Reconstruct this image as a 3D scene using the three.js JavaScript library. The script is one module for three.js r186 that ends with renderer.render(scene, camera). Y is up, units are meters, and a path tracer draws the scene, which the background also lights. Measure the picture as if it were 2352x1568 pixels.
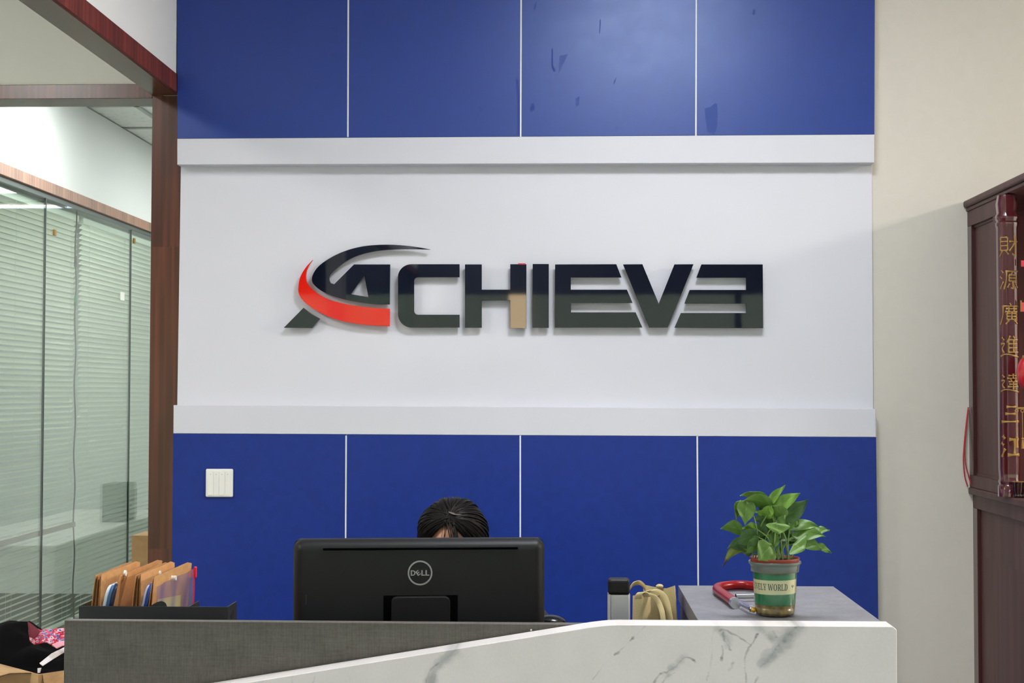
import * as THREE from 'three';
import { RoundedBoxGeometry } from 'three/addons/geometries/RoundedBoxGeometry.js';
import { MarchingCubes } from 'three/addons/objects/MarchingCubes.js';
import { mergeGeometries, mergeVertices, toCreasedNormals } from 'three/addons/utils/BufferGeometryUtils.js';
import { FontLoader } from 'three/addons/loaders/FontLoader.js';
import { TextGeometry } from 'three/addons/geometries/TextGeometry.js';
import { RectAreaLightUniformsLib } from 'three/addons/lights/RectAreaLightUniformsLib.js';

RectAreaLightUniformsLib.init();
const V3 = (x, y, z) => new THREE.Vector3(x, y, z);
const scene = new THREE.Scene();

// ---------- camera: eye at 1.52 m, a little left of the room's axis, a little up ----------
const FOCAL = 3400, EYE = V3(0, 1.52, 0);
const camera = new THREE.PerspectiveCamera(2 * Math.atan(784 / FOCAL) * 180 / Math.PI, 2352 / 1568, 0.05, 80);
const inward = V3(1305 - 1176, 784 - 900, -FOCAL).normalize();
const upward = V3(179, 99655, -FOCAL); upward.addScaledVector(inward, -upward.dot(inward)).normalize();
const sideways = V3(0, 0, 0).crossVectors(inward, upward);
camera.position.copy(EYE);
camera.quaternion.setFromRotationMatrix(new THREE.Matrix4().makeBasis(sideways, upward, inward.clone().negate()).transpose());
camera.updateMatrixWorld();
scene.add(camera);

// ---------- sky outside the glazed front, sun on the street, exposure ----------
scene.background = new THREE.Color().setRGB(1.6, 1.9, 2.3);
const sun = new THREE.DirectionalLight(new THREE.Color().setRGB(1, 0.9, 0.75), 30);
sun.position.set(-8, 22, -8); sun.target.position.set(0, 2, 13); scene.add(sun, sun.target);
sun.castShadow = true; sun.shadow.radius = 1;
Object.assign(sun.shadow.camera, { left: -14, right: 14, top: 14, bottom: -14, near: 1, far: 60 });
const renderer = new THREE.WebGLRenderer({ antialias: true });
renderer.toneMapping = THREE.LinearToneMapping;
renderer.toneMappingExposure = 1.8;
renderer.shadowMap.enabled = true;
// ceiling lights: [x, ceiling height, z, width, depth, radiance, tint r g b, label]
const LIGHTS = [
  [0.36, 3.2, -3.1, 0.6, 0.6, 25, 0.93, 0.97, 1.04, 'square ceiling light panel nearest the blue sign wall'],
  [4.9, 3.2, -3.0, 1.2, 0.6, 72, 1, 0.92, 0.81, 'square ceiling light panel right of the shrine cabinet'],
  [0.7, 3.2, 1.5, 1.2, 0.6, 9.5, 0.87, 0.97, 1.1, 'long ceiling light panel over the waiting area, right'],
  [-0.6, 3.2, 2.4, 1.2, 0.6, 9.5, 0.87, 0.97, 1.1, 'long ceiling light panel over the waiting area, left'],
  [-2.7, 3.2, -2.2, 0.6, 0.6, 32, 1, 0.98, 0.95, 'square ceiling light panel beyond the left opening'],
  [-1.795, 2.9, -6.17, 0.6, 0.6, 10, 0.95, 1, 0.99, 'square light panel in the corridor ceiling, nearest'],
  [-1.195, 2.9, -7.97, 0.6, 0.6, 15, 0.95, 1, 0.99, 'square light panel in the corridor ceiling, second from the front'],
  [-0.595, 2.9, -9.77, 0.6, 0.6, 14, 0.96, 1, 0.98, 'square light panel in the corridor ceiling, farther'],
  [-3.595, 2.9, -7.37, 0.6, 0.6, 42, 0.96, 1, 0.98, 'square light panel in the office behind the blinds'],
];

// ---------- helpers ----------
let seed = 7;
const rnd = () => { seed = (seed * 1664525 + 1013904223) >>> 0; return seed / 4294967296; };
const rr = (a, b) => a + (b - a) * rnd();
const used = new Map();
function numbered(name) {
  const n = used.get(name) ?? 0; used.set(name, n + 1);
  return n ? `${name}_${String(n).padStart(3, '0')}` : name;
}
function rayOf(px, py) {
  const v = V3(px - 1176, 784 - py, -FOCAL);
  return V3(v.dot(sideways), v.dot(upward), -v.dot(inward));
}
const onZ = (px, py, z) => { const r = rayOf(px, py); return r.multiplyScalar(z / r.z).add(EYE); };
const onY = (px, py, y) => { const r = rayOf(px, py); return r.multiplyScalar((y - EYE.y) / r.y).add(EYE); };
const onX = (px, py, x) => { const r = rayOf(px, py); return r.multiplyScalar(x / r.x).add(EYE); };

function add(name, geometry, material, parent = scene) {
  const m = new THREE.Mesh(geometry, material);
  m.name = numbered(name); m.castShadow = m.receiveShadow = true;
  parent.add(m);
  return m;
}
function thing(name, label, category, at = [0, 0, 0], turn = 0, group) {
  const g = new THREE.Group(); g.name = numbered(name);
  g.position.set(...at); g.rotation.y = turn;
  g.userData = { label, category }; if (group) g.userData.group = group;
  scene.add(g); return g;
}
function tag(o, label, category, group) { Object.assign(o.userData, { label, category }); if (group) o.userData.group = group; return o; }
function structure(name) { const g = new THREE.Group(); g.name = numbered(name); g.userData = { kind: 'structure' }; scene.add(g); return g; }
function struct(name, geometry, material) { const m = add(name, geometry, material); m.userData.kind = 'structure'; return m; }

function metreUV(g) {   // uv in metres by the way each face points
  g = g.index ? g.toNonIndexed() : g;
  if (!g.attributes.normal) g.computeVertexNormals();
  const p = g.attributes.position, uv = new Float32Array(p.count * 2);
  const a = V3(), b = V3(), c = V3(), n = V3();
  for (let i = 0; i < p.count; i += 3) {
    a.fromBufferAttribute(p, i); b.fromBufferAttribute(p, i + 1); c.fromBufferAttribute(p, i + 2);
    n.crossVectors(b.clone().sub(a), c.clone().sub(a));
    const X = Math.abs(n.x), Y = Math.abs(n.y), Z = Math.abs(n.z);
    [a, b, c].forEach((q, k) => {
      const [u, v] = X > Y && X > Z ? [q.z, q.y] : Y > Z ? [q.x, q.z] : [q.x, q.y];
      uv[(i + k) * 2] = u; uv[(i + k) * 2 + 1] = v;
    });
  }
  g.setAttribute('uv', new THREE.BufferAttribute(uv, 2));
  return g;
}
function box(x0, x1, y0, y1, z0, z1, bevel = 0) {
  const w = x1 - x0, h = y1 - y0, d = z1 - z0;
  const g = bevel ? new RoundedBoxGeometry(w, h, d, 2, bevel) : new THREE.BoxGeometry(w, h, d);
  g.translate((x0 + x1) / 2, (y0 + y1) / 2, (z0 + z1) / 2);
  return metreUV(g);
}
const join = list => mergeGeometries(list.map(g => {
  let k = g.index ? g.toNonIndexed() : g.clone();
  if (!k.attributes.normal) k.computeVertexNormals();
  if (!k.attributes.uv) k.setAttribute('uv', new THREE.BufferAttribute(new Float32Array(k.attributes.position.count * 2), 2));
  for (const n of Object.keys(k.attributes)) if (!['position', 'normal', 'uv'].includes(n)) k.deleteAttribute(n);
  return k;
}));
// a flat outline (world x, y) extruded backward from the plane z = front
function slab(points, front, depth, bevel = 0, holes = []) {
  const s = new THREE.Shape(points.map(p => new THREE.Vector2(p.x, p.y)));
  for (const h of holes) s.holes.push(new THREE.Path(h.map(p => new THREE.Vector2(p.x, p.y))));
  const g = new THREE.ExtrudeGeometry(s, { depth: depth - 2 * bevel, bevelEnabled: bevel > 0, bevelThickness: bevel, bevelSize: bevel, bevelOffset: -bevel, bevelSegments: 1, curveSegments: 8 });
  g.translate(0, 0, front - depth + bevel);
  return metreUV(g);
}
function tube(points, radius, segments = 24, sides = 8, closed = false) {
  return new THREE.TubeGeometry(new THREE.CatmullRomCurve3(points, closed, 'centripetal'), segments, radius, sides, closed);
}
// a grid of points (rows of equal length) as a surface of some thickness
function sheet(rows, thick = 0.001) {
  const n = rows.length, m = rows[0].length, pos = [], idx = [], uv = [];
  const at = (i, j) => rows[Math.max(0, Math.min(n - 1, i))][Math.max(0, Math.min(m - 1, j))];
  const normals = rows.map((r, i) => r.map((_, j) => V3().crossVectors(at(i, j + 1).clone().sub(at(i, j - 1)), at(i + 1, j).clone().sub(at(i - 1, j))).normalize()));
  for (const s of [1, -1]) for (let i = 0; i < n; i++) for (let j = 0; j < m; j++) {
    const p = rows[i][j].clone().addScaledVector(normals[i][j], s * thick / 2);
    pos.push(p.x, p.y, p.z); uv.push(j / (m - 1), 1 - i / (n - 1));
  }
  const N = n * m;
  for (let i = 0; i < n - 1; i++) for (let j = 0; j < m - 1; j++) {
    const a = i * m + j, b = a + 1, c = a + m, d = c + 1;
    idx.push(a, b, c, b, d, c, N + a, N + c, N + b, N + b, N + c, N + d);
  }
  const rim = (a, b) => idx.push(a, N + a, b, b, N + a, N + b);
  for (let j = 0; j < m - 1; j++) { rim(j, j + 1); rim((n - 1) * m + j + 1, (n - 1) * m + j); }
  for (let i = 0; i < n - 1; i++) { rim((i + 1) * m, i * m); rim(i * m + m - 1, (i + 1) * m + m - 1); }
  const g = new THREE.BufferGeometry();
  g.setAttribute('position', new THREE.Float32BufferAttribute(pos, 3));
  g.setAttribute('uv', new THREE.Float32BufferAttribute(uv, 2));
  g.setIndex(idx); g.computeVertexNormals();
  return g;
}
const smooth3 = pts => new THREE.CatmullRomCurve3(pts, false, 'centripetal');
// a strap: centre line, and the direction its width runs in
function strap(points, width, across, thick = 0.0015, steps = 18) {
  const c = smooth3(points), w = across.clone().normalize().multiplyScalar(width / 2), rows = [];
  for (let i = 0; i <= steps; i++) { const p = c.getPoint(i / steps); rows.push([p.clone().sub(w), p, p.clone().add(w)]); }
  return sheet(rows, thick);
}

// ---------- textures ----------
function lattice(n, s) { const a = new Float32Array(n * n); let q = s * 7919 + 13; for (let i = 0; i < a.length; i++) { q = (q * 1664525 + 1013904223) >>> 0; a[i] = q / 4294967296; } return a; }
const lat = [1, 2, 3, 4, 5, 6].map(s => lattice(64, s));
function noise(x, y, k = 0, period = 64) {   // tiles every `period`
  const a = lat[k], xi = Math.floor(x), yi = Math.floor(y), fx = x - xi, fy = y - yi;
  const w = (i, j) => a[((((yi + j) % period) + period) % period) * 64 + ((((xi + i) % period) + period) % period)];
  const sx = fx * fx * (3 - 2 * fx), sy = fy * fy * (3 - 2 * fy);
  return (w(0, 0) * (1 - sx) + w(1, 0) * sx) * (1 - sy) + (w(0, 1) * (1 - sx) + w(1, 1) * sx) * sy;
}
function texture(w, h, f, srgb = true, repeat = [1, 1]) {
  const d = new Uint8Array(w * h * 4);
  for (let y = 0; y < h; y++) for (let x = 0; x < w; x++) {
    const c = f(x / w, y / h, x, y), o = (y * w + x) * 4;
    for (let k = 0; k < 3; k++) d[o + k] = Math.max(0, Math.min(255, Array.isArray(c) ? c[k] : c));
    d[o + 3] = 255;
  }
  const t = new THREE.DataTexture(d, w, h);
  t.wrapS = t.wrapT = THREE.RepeatWrapping; t.magFilter = THREE.LinearFilter; t.minFilter = THREE.LinearMipmapLinearFilter; t.generateMipmaps = true;
  if (srgb) t.colorSpace = THREE.SRGBColorSpace;
  t.repeat.set(...repeat); t.needsUpdate = true;
  return t;
}
const mixc = (a, b, t) => a.map((v, i) => v + (b[i] - v) * t);
const std = (color, roughness = 0.6, more = {}) => new THREE.MeshPhysicalMaterial({ color: new THREE.Color(color), roughness, ...more });

function woodTex(dark, mid, light, s) {
  return texture(512, 512, (u, v) => {
    const wob = (noise(u * 4, v * 4, s % 6, 4) - 0.5) * 0.6;
    const a = noise(u * 24 + wob, v * 2, 0, 8), b = noise(u * 64, v * 4, 1, 64), c = noise(u * 9 + wob, v, 2, 9);
    let col = mixc(dark, mid, Math.min(1, 0.25 + a * 0.9)); col = mixc(col, light, c * 0.55);
    const f = 0.86 + 0.28 * b; return col.map(k => k * f);
  });
}
const woodMap = woodTex([50, 26, 18], [86, 45, 30], [116, 68, 46], 1); woodMap.repeat.set(2, 1);
const redMap = woodTex([62, 24, 20], [108, 46, 40], [130, 66, 56], 2); redMap.repeat.set(2, 1);
const paleMap = woodTex([118, 80, 62], [160, 118, 96], [186, 148, 122], 3); paleMap.repeat.set(2, 1);
const M = {
  woodMatte: new THREE.MeshPhysicalMaterial({ map: redMap, roughness: 0.7, specularIntensity: 0.5 }),
  paleWood: new THREE.MeshPhysicalMaterial({ map: paleMap, roughness: 0.35 }),
  wood: new THREE.MeshPhysicalMaterial({ map: woodMap, roughness: 0.26 }),
  whitePaint: std(0xe9e8e4, 0.75),
  corridorPaint: std(0xe9ece8, 0.7),
  greenPaint: std(0xdadace, 0.8),
  beigePaint: new THREE.MeshPhysicalMaterial({ roughness: 0.8, map: texture(256, 256, (u, v) => { const n = noise(u * 32, v * 32, 2, 32) * 0.5 + noise(u * 64, v * 64, 3, 64) * 0.5; return [212, 206, 195].map(c => c + (n - 0.5) * 3); }) }),
  ceilingPaint: std(0xe6e6e2, 0.85),
  tile: new THREE.MeshPhysicalMaterial({ roughness: 0.9, map: texture(256, 256, (u, v) => { const n = noise(u * 64, v * 64, 4, 64); return [224, 228, 222].map(c => c - (n > 0.8 ? 14 : 0)); }) }),
  floorTile: std(0xadafb2, 0.35),
  board: new THREE.MeshPhysicalMaterial({ color: 0xd8d7de, roughness: 0.5 }),
  band: new THREE.MeshPhysicalMaterial({ color: 0xd4d3da, roughness: 0.45 }),
  seam: std(0xe4e6e2, 0.4),
  letterDark: new THREE.MeshPhysicalMaterial({ color: new THREE.Color().setRGB(0.004, 0.006, 0.015), roughness: 0.03, ior: 1.5 }),
  letterRed: new THREE.MeshPhysicalMaterial({ color: new THREE.Color(0xe01f12), roughness: 0.04 }),
  blackPlastic: new THREE.MeshPhysicalMaterial({ color: new THREE.Color().setRGB(0.006, 0.006, 0.006), roughness: 0.5, specularIntensity: 0.6 }),
  blackMetal: new THREE.MeshPhysicalMaterial({ color: new THREE.Color().setRGB(0.014, 0.014, 0.015), roughness: 0.6 }),
  greyPlastic: std(0x9c9a96, 0.4),
  whitePlastic: std(0xeceae2, 0.35),
  chrome: new THREE.MeshPhysicalMaterial({ color: 0xc4c4ca, metalness: 1, roughness: 0.28 }),
  aluminium: new THREE.MeshPhysicalMaterial({ color: 0xc4c4c6, metalness: 0.25, roughness: 0.4 }),
  darkLaminate: std(0x4a4a4c, 0.55),
  lacquer: new THREE.MeshPhysicalMaterial({ color: new THREE.Color().setRGB(0.045, 0.009, 0.009), roughness: 0.32, clearcoat: 0.6, clearcoatRoughness: 0.12,
    bumpMap: texture(256, 256, (u, v) => 128 + (noise(u * 64, v * 4, 1, 64) - 0.5) * 120, false), bumpScale: 0.0003 }),
  lacquerDull: new THREE.MeshPhysicalMaterial({ roughness: 0.5, map: texture(256, 256, (u, v) => { const n = noise(u * 48, v * 3, 1, 48); return mixc([72, 44, 42], [92, 60, 56], n); }) }),
  gold: new THREE.MeshPhysicalMaterial({ color: 0xa07a3e, metalness: 0.45, roughness: 0.5 }),
  skin: new THREE.MeshPhysicalMaterial({ vertexColors: true, roughness: 0.55 }),
  hair: new THREE.MeshPhysicalMaterial({ color: new THREE.Color().setRGB(0.0055, 0.004, 0.0034), roughness: 0.45, specularIntensity: 0.3 }),
  blind: new THREE.MeshPhysicalMaterial({ color: 0xe6e8dc, roughness: 0.5 }),
  glass: new THREE.MeshPhysicalMaterial({ color: new THREE.Color().setRGB(0.93, 0.975, 0.955), roughness: 0.0, transmission: 1, thickness: 0, ior: 1.5 }),
  film: new THREE.MeshPhysicalMaterial({ color: new THREE.Color().setRGB(0.33, 0.42, 0.46), roughness: 0.0, transmission: 1, thickness: 0, ior: 1.5 }),
};
// blue laminate: fine mottle, and the smeared darker glue marks seen on the upper row
const blueMap = (marks) => texture(512, 512, (u, v) => {
  const n = noise(u * 64, v * 64, 2, 64) * 0.6 + noise(u * 32, v * 32, 3, 32) * 0.4;
  const f = 0.96 + 0.08 * n; return [23 * f, 49 * f, 132 * f];
});
const blueTone = blueMap();
M.blue = new THREE.MeshPhysicalMaterial({ map: blueTone, roughness: 0.42, ior: 1.5, specularIntensity: 0.55 });
// roughness of the upper blue panels: smears where glue was wiped off stay rougher or duller
const weave = texture(512, 512, (u, v, x, y) => {
  const a = noise(u * 64 * 2, v * 8, 0, 64), b = noise(u * 8, v * 64 * 2, 1, 64), c = noise(u * 64, v * 64, 5, 64), g = noise(u * 6, v * 6, 2, 6);
  const k = 0.5 * a + 0.34 * b + 0.3 * c; return mixc([70, 66, 60], [97, 92, 85], k).map((q, i) => q * (0.94 + 0.12 * g));
});
weave.repeat.set(5, 5);
M.weave = new THREE.MeshPhysicalMaterial({ map: weave, roughness: 0.5 });
const stone = texture(512, 512, (u, v) => { const n = noise(u * 64, v * 64, 1, 64) * 0.5 + noise(u * 12, v * 12, 2, 12) * 0.5; return mixc([106, 105, 109], [134, 132, 137], n); });
stone.repeat.set(3, 3);
M.counter = new THREE.MeshPhysicalMaterial({ map: stone, roughness: 0.42 });
const kraft = (a, b) => texture(256, 256, (u, v) => { const n = noise(u * 64, v * 64, 0, 64) * 0.5 + noise(u * 16, v * 48, 3, 16) * 0.5; return mixc(a, b, n); });
M.kraft = new THREE.MeshPhysicalMaterial({ map: kraft([196, 142, 88], [216, 164, 106]), roughness: 0.75 });
M.kraftDark = new THREE.MeshPhysicalMaterial({ map: kraft([150, 104, 60], [172, 124, 74]), roughness: 0.8 });
M.carton = new THREE.MeshPhysicalMaterial({ map: kraft([168, 134, 92], [188, 152, 106]), roughness: 0.85 });
M.tote = new THREE.MeshPhysicalMaterial({ roughness: 0.9, map: texture(256, 256, (u, v, x, y) => { const d = ((x % 8 < 2) !== (y % 8 < 2)) ? -7 : 0, n = noise(u * 32, v * 32, 1, 32); return [200, 182, 136].map(c => c + d + (n - 0.5) * 14); }) });
M.tote.map.repeat.set(2, 2);
M.corridorPaint.roughness = 0.6;

// ---------- the shell ----------
const F = -4.8, B = -4.85, W = -4.86;     // blue front plane, recessed white board, wall behind
const XL = onZ(406.4, 150, F).x - 0.0003;                        // face of the left side wall
struct('floor', box(-5.2, 6.6, -0.1, 0, -11.2, 3.2), M.floorTile);
struct('ceiling', box(-4.1, 6.6, 3.2, 3.32, -5.0, 3.2), M.ceilingPaint);
struct('wall_right', box(6.5, 6.62, 0, 3.2, -5, 3.1), M.whitePaint);
struct('wall_left', box(-4.12, -4, 0, 3.2, -5, 3.1), M.whitePaint);
const wallBack = structure('wall_back');
add('wall_surface', box(-1.262, 6.5, 0, 3.2, W - 0.12, W), M.beigePaint, wallBack);
// the raised blue and white feature of the wall
{
  const px = (list, z = F) => list.map(([x, y]) => onZ(x, y, z));
  const seamsUp = [[800, 799], [1197, 1196], [1599.5, 1598.5]], seamsLow = [[795, 793], [1195, 1195], [1601.5, 1604]];
  const gap = 1.8;
  const rowUp = [[406.5, 407.5], ...seamsUp, [2009.5, 2008.5]], rowLow = [[397.5, 394], ...seamsLow, [2012.5, 2017]];
  // line through two image points met with a height
  const edge = (xa, ya, xb, yb, h) => { const a = onZ(xa, ya, F), b = onZ(xb, yb, F); return new THREE.Vector2(a.x + (b.x - a.x) * (h - a.y) / (b.y - a.y), h); };
  const topLine = x => 318.1 + (308.4 - 318.1) * (x - 407) / (2008 - 407);
  const lowLine = x => 995.4 + (1004 - 995.4) * (x - 398) / (2012 - 398);
  // sheen of the upper row: old glue wiped off left duller, rougher marks where the photograph shows them
  const RX = -1.4, RW = 2.6, RY = 2.25, RH = 1.0, rc = document.createElement('canvas'); rc.width = 2048; rc.height = 1024;
  const k = rc.getContext('2d'); k.fillStyle = 'rgb(94,94,94)'; k.fillRect(0, 0, 2048, 1024);
  for (let i = 0; i < 2600; i++) { const q = rnd() > 0.5 ? 104 : 84; k.fillStyle = `rgba(${q},${q},${q},0.1)`; k.beginPath(); k.ellipse(rr(0, 2048), rr(0, 1024), rr(4, 40), rr(4, 60), rr(0, 3), 0, 7); k.fill(); }
  const mark = (pts, alpha) => { k.fillStyle = `rgba(185,185,185,${alpha})`; k.beginPath(); pts.forEach(([x, y], i) => { const p = onZ(x, y, F), X = (p.x - RX) / RW * 2048, Y = (1 - (p.y - RY) / RH) * 1024; i ? k.lineTo(X, Y) : k.moveTo(X, Y); }); k.fill(); };
  mark([[1184, 180], [1190, 182], [1193, 210], [1195, 300], [1195, 310], [1187, 310], [1188, 240]], 0.8); mark([[1219, 240], [1226, 236], [1229, 250], [1221, 258], [1216, 252]], 0.8);
  mark([[1267, 112], [1270, 112], [1270, 150], [1276, 162], [1272, 166], [1266, 152]], 0.8); mark([[1378, 45], [1380, 45], [1378, 76], [1376, 76]], 0.6); mark([[1228, 8], [1232, 8], [1230, 22], [1226, 22]], 0.6);
  mark([[1618, 248], [1632, 246], [1642, 236], [1648, 240], [1648, 290], [1640, 310], [1624, 302], [1620, 270]], 0.55); mark([[1322, 226], [1331, 220], [1330, 242], [1322, 246]], 0.45); mark([[1100, 244], [1109, 250], [1108, 258], [1101, 256]], 0.7);
  mark([[1285, 128], [1304, 124], [1300, 134], [1288, 160], [1283, 168]], 0.35); mark([[1410, 186], [1416, 178], [1414, 186], [1409, 196]], 0.5); mark([[1410, 294], [1420, 292], [1416, 300]], 0.6); mark([[1730, 20], [1736, 26], [1733, 34], [1728, 34]], 0.5); mark([[1708, 226], [1720, 232], [1716, 240]], 0.5);
  const rough = new THREE.CanvasTexture(rc); rough.repeat.set(1 / RW, 1 / RH); rough.offset.set(-RX / RW, -RY / RH);
  M.blueUp = new THREE.MeshPhysicalMaterial({ map: blueTone, roughness: 1, roughnessMap: rough, ior: 1.7, specularColor: new THREE.Color().setRGB(0.66, 0.78, 1) });
  const panels = [];
  for (let k = 0; k < 4; k++) {
    const l = rowUp[k], r = rowUp[k + 1], gl = k ? gap : 0, gr = k < 3 ? gap : 0;
    const bl = onZ(l[1] + gl, topLine(l[1]), F), br = onZ(r[1] - gr, topLine(r[1]), F);
    panels.push(add('blue_panel', slab([bl, br, edge(r[0] - gr, 0, r[1] - gr, 314, 3.19), edge(l[0] + gl, 0, l[1] + gl, 314, 3.19)], F, 0.018, 0.0008), M.blueUp, wallBack));
    const l2 = rowLow[k], r2 = rowLow[k + 1];
    const tl = onZ(l2[0] + gl, lowLine(l2[0]), F), tr = onZ(r2[0] - gr, lowLine(r2[0]), F);
    add('blue_panel', slab([tl, tr, edge(r2[0] - gr, 1000, r2[1] - gr, 1380, 0.1), edge(l2[0] + gl, 1000, l2[1] + gl, 1380, 0.1)].reverse(), F, 0.018, 0.0008), M.blue, wallBack);
  }
  const xa = onZ(406, 345, F).x, xb = onZ(2008, 340, F).x;
  add('backing', join([box(xa + 0.004, xb - 0.004, 2.345, 3.19, W + 0.0008, F - 0.019), box(xa - 0.006, xb + 0.006, 0, 1.43, W + 0.0008, F - 0.019)]), M.whitePaint, wallBack);
  for (const [a, b] of seamsUp) { const p = onZ(a, 0, F), q = onZ(b, 314, F), x = (p.x + q.x) / 2; add('seam_strip', box(x - 0.0036, x + 0.0036, q.y, 3.19, F - 0.019, F - 0.0012), M.seam, wallBack); }
  for (const [a, b] of seamsLow) { const p = onZ(a, 1000, F), q = onZ(b, 1340, F); const x = (p.x + q.x) / 2; add('seam_strip', box(x - 0.0036, x + 0.0036, 0.1, p.y, F - 0.019, F - 0.0012), M.seam, wallBack); }
  add('white_band', slab(px([[407, 318.4], [2008.5, 308.7], [2008, 373.4], [407, 377.8]]).reverse(), F, 0.07, 0.0012), M.band, wallBack);
  add('white_band', slab(px([[398.5, 930.1], [2011.5, 938.7], [2012.2, 1003.6], [398, 995.1]]).reverse(), F, 0.07, 0.0012), M.band, wallBack);
  const pb = px([[415.2, 360], [2003.5, 356], [2006.5, 960], [406, 950]], B).map(p => p);
  pb[0].x = onZ(415.3, 385, B).x; pb[3].x = onZ(406.8, 929, B).x; pb[1].x = onZ(2002.8, 380, B).x; pb[2].x = onZ(2006, 937, B).x;
  add('white_board', slab(pb.reverse(), B, 0.02, 0.001), M.board, wallBack);
}
// left opening: side wall, its wood lining, corner post and lintel
const xPostL = (onZ(350, 215, W).x + onZ(339, 1290, W).x) / 2;
struct('wall_side', box(xPostL, XL - 0.003, 2.561, 3.2, W + 0.0006, 3.0), M.whitePaint);
{ const b = structure('trim_1'); add('soffit_board', box(xPostL, XL - 0.0125, 2.505, 2.56, W + 0.001, 3.0, 0.0015), M.wood, b); add('fascia_board', box(XL - 0.012, XL, 2.505, 2.566, W + 0.001, 3.0, 0.0015), M.woodMatte, b); }
struct('trim_2', box(xPostL, -1.263, 0, 2.5055, W - 0.14, W + 0.0005, 0.002), M.wood);
struct('trim_3', box(-4, xPostL - 0.001, 2.497, 2.545, W - 0.14, W, 0.0015), M.wood);
struct('wall_back_left', join([box(-4, -1.264, 2.546, 3.2, W - 0.1, W - 0.006), box(-4, -2.42, 0, 2.496, W - 0.13, W - 0.006)]), M.greenPaint);
struct('trim_7', box(xPostL, XL, 0, 2.504, -1.22, -1.11, 0.003), std(0xdfe0de, 0.5));
{ const w = structure('window_3'); add('glass_pane', box(XL - 0.05, XL - 0.042, 0.01, 2.504, -1.109, 2.99), M.glass, w); }

// corridor behind: glazed partition on its left, tiled ceiling
const XG = -2.34;
struct('wall_corridor_left', box(XG - 0.12, XG, 2.458, 2.9, -11, W - 0.14), M.corridorPaint);
struct('trim_4', box(XG - 0.1, XG + 0.012, 2.41, 2.459, -11, W - 0.14, 0.0015), M.paleWood);
struct('trim_5', box(XG - 0.06, XG - 0.004, 2.386, 2.41, -11, W - 0.14), std(0x5d6460, 0.4, { metalness: 0.4 }));
struct('wall_corridor_right', box(1.1, 1.2, 0, 2.9, -11, W - 0.12), M.corridorPaint);
struct('wall_corridor_end', box(-5.1, 1.2, 0, 2.9, -11.12, -11), M.corridorPaint);
struct('wall_office_left', box(-5.22, -5.1, 0, 2.9, -11.1, W - 0.1), std(0x66685a, 0.8));
struct('floor_office', box(-5.1, XG - 0.11, 0, 0.006, -11, -5.15), std(0x3a3c34, 0.9));
struct('wall_office_front', box(-5.2, -2.42, 0, 2.9, W - 0.26, W - 0.131), M.greenPaint);
{
  const c = structure('ceiling_corridor');
  add('ceiling_slab', box(-5.2, 1.2, 2.93, 3.05, -11.1, W - 0.12), M.ceilingPaint, c);
  const g = metreUV(new RoundedBoxGeometry(0.588, 0.02, 0.588, 1, 0.003));
  const lamps = LIGHTS.filter(l => l[1] === 2.9);
  for (let i = -5; i < 6; i++) for (let j = 0; j < 10; j++) {
    const x = -2.095 + 0.3 + i * 0.6, z = -5.57 - j * 0.6;
    if (x > 0.9 || z > -5.3 || z < -10.8 || x < -5.1 || z < -11 || lamps.some(l => Math.abs(l[0] - x) < 0.29 && Math.abs(l[2] - z) < 0.29)) continue;
    add('ceiling_tile', g, M.tile, c).position.set(x, 2.918, z);
  }
  add('ceiling_grid', join([...Array(10)].map((_, j) => box(-5.1, 1.1, 2.9, 2.929, -5.27 - j * 0.6 - 0.012, -5.27 - j * 0.6 + 0.012)).concat([...Array(11)].map((_, i) => box(-2.095 + (i - 5) * 0.6 - 0.012, -2.095 + (i - 5) * 0.6 + 0.012, 2.9, 2.929, -11, -5)))), std(0xa9aea9, 0.6), c);
}
{
  const w = structure('window_1');
  const zs = [-5.0, onX(119, 460, XG).z + 0.06, onX(303, 600, XG).z, -9.16, -10.42, -11];
  for (let i = 0; i < 5; i++) {
    add('glass_pane', box(XG - 0.012, XG - 0.004, 0.02, 2.388, zs[i + 1] + 0.003, zs[i] - 0.003), M.glass, w);
    add('joint', box(XG - 0.013, XG - 0.003, 0.02, 2.388, zs[i + 1] - 0.003, zs[i + 1] + 0.003), std(0x4d5852, 0.5), w);
  }
  add('sill', box(XG - 0.1, XG + 0.01, 0, 0.1, -11, -5, 0.002), M.wood, w);
}

// glazed front of the room, behind the camera
{
  const w = structure('window_2');
  const dark = std(0x3d4146, 0.6);
  struct('wall_front', box(-4, 6.5, 2.36, 3.2, 3.0, 3.14), std(0x50545a, 0.7));
  const gaps = [[-4, -0.51], [-0.335, 1.45], [1.45, 3.2], [3.2, 6.5]];
  for (const [a, b] of gaps) add('glass_pane', box(a, b, 0.03, 2.362, 3.05, 3.056), M.film, w);
  for (const x of [1.45, 3.2]) add('mullion', box(x - 0.025, x + 0.025, 0, 2.36, 3.02, 3.1), dark, w);
  add('sill', box(-4, 6.5, 0, 0.03, 3.0, 3.12), dark, w);
}

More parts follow.
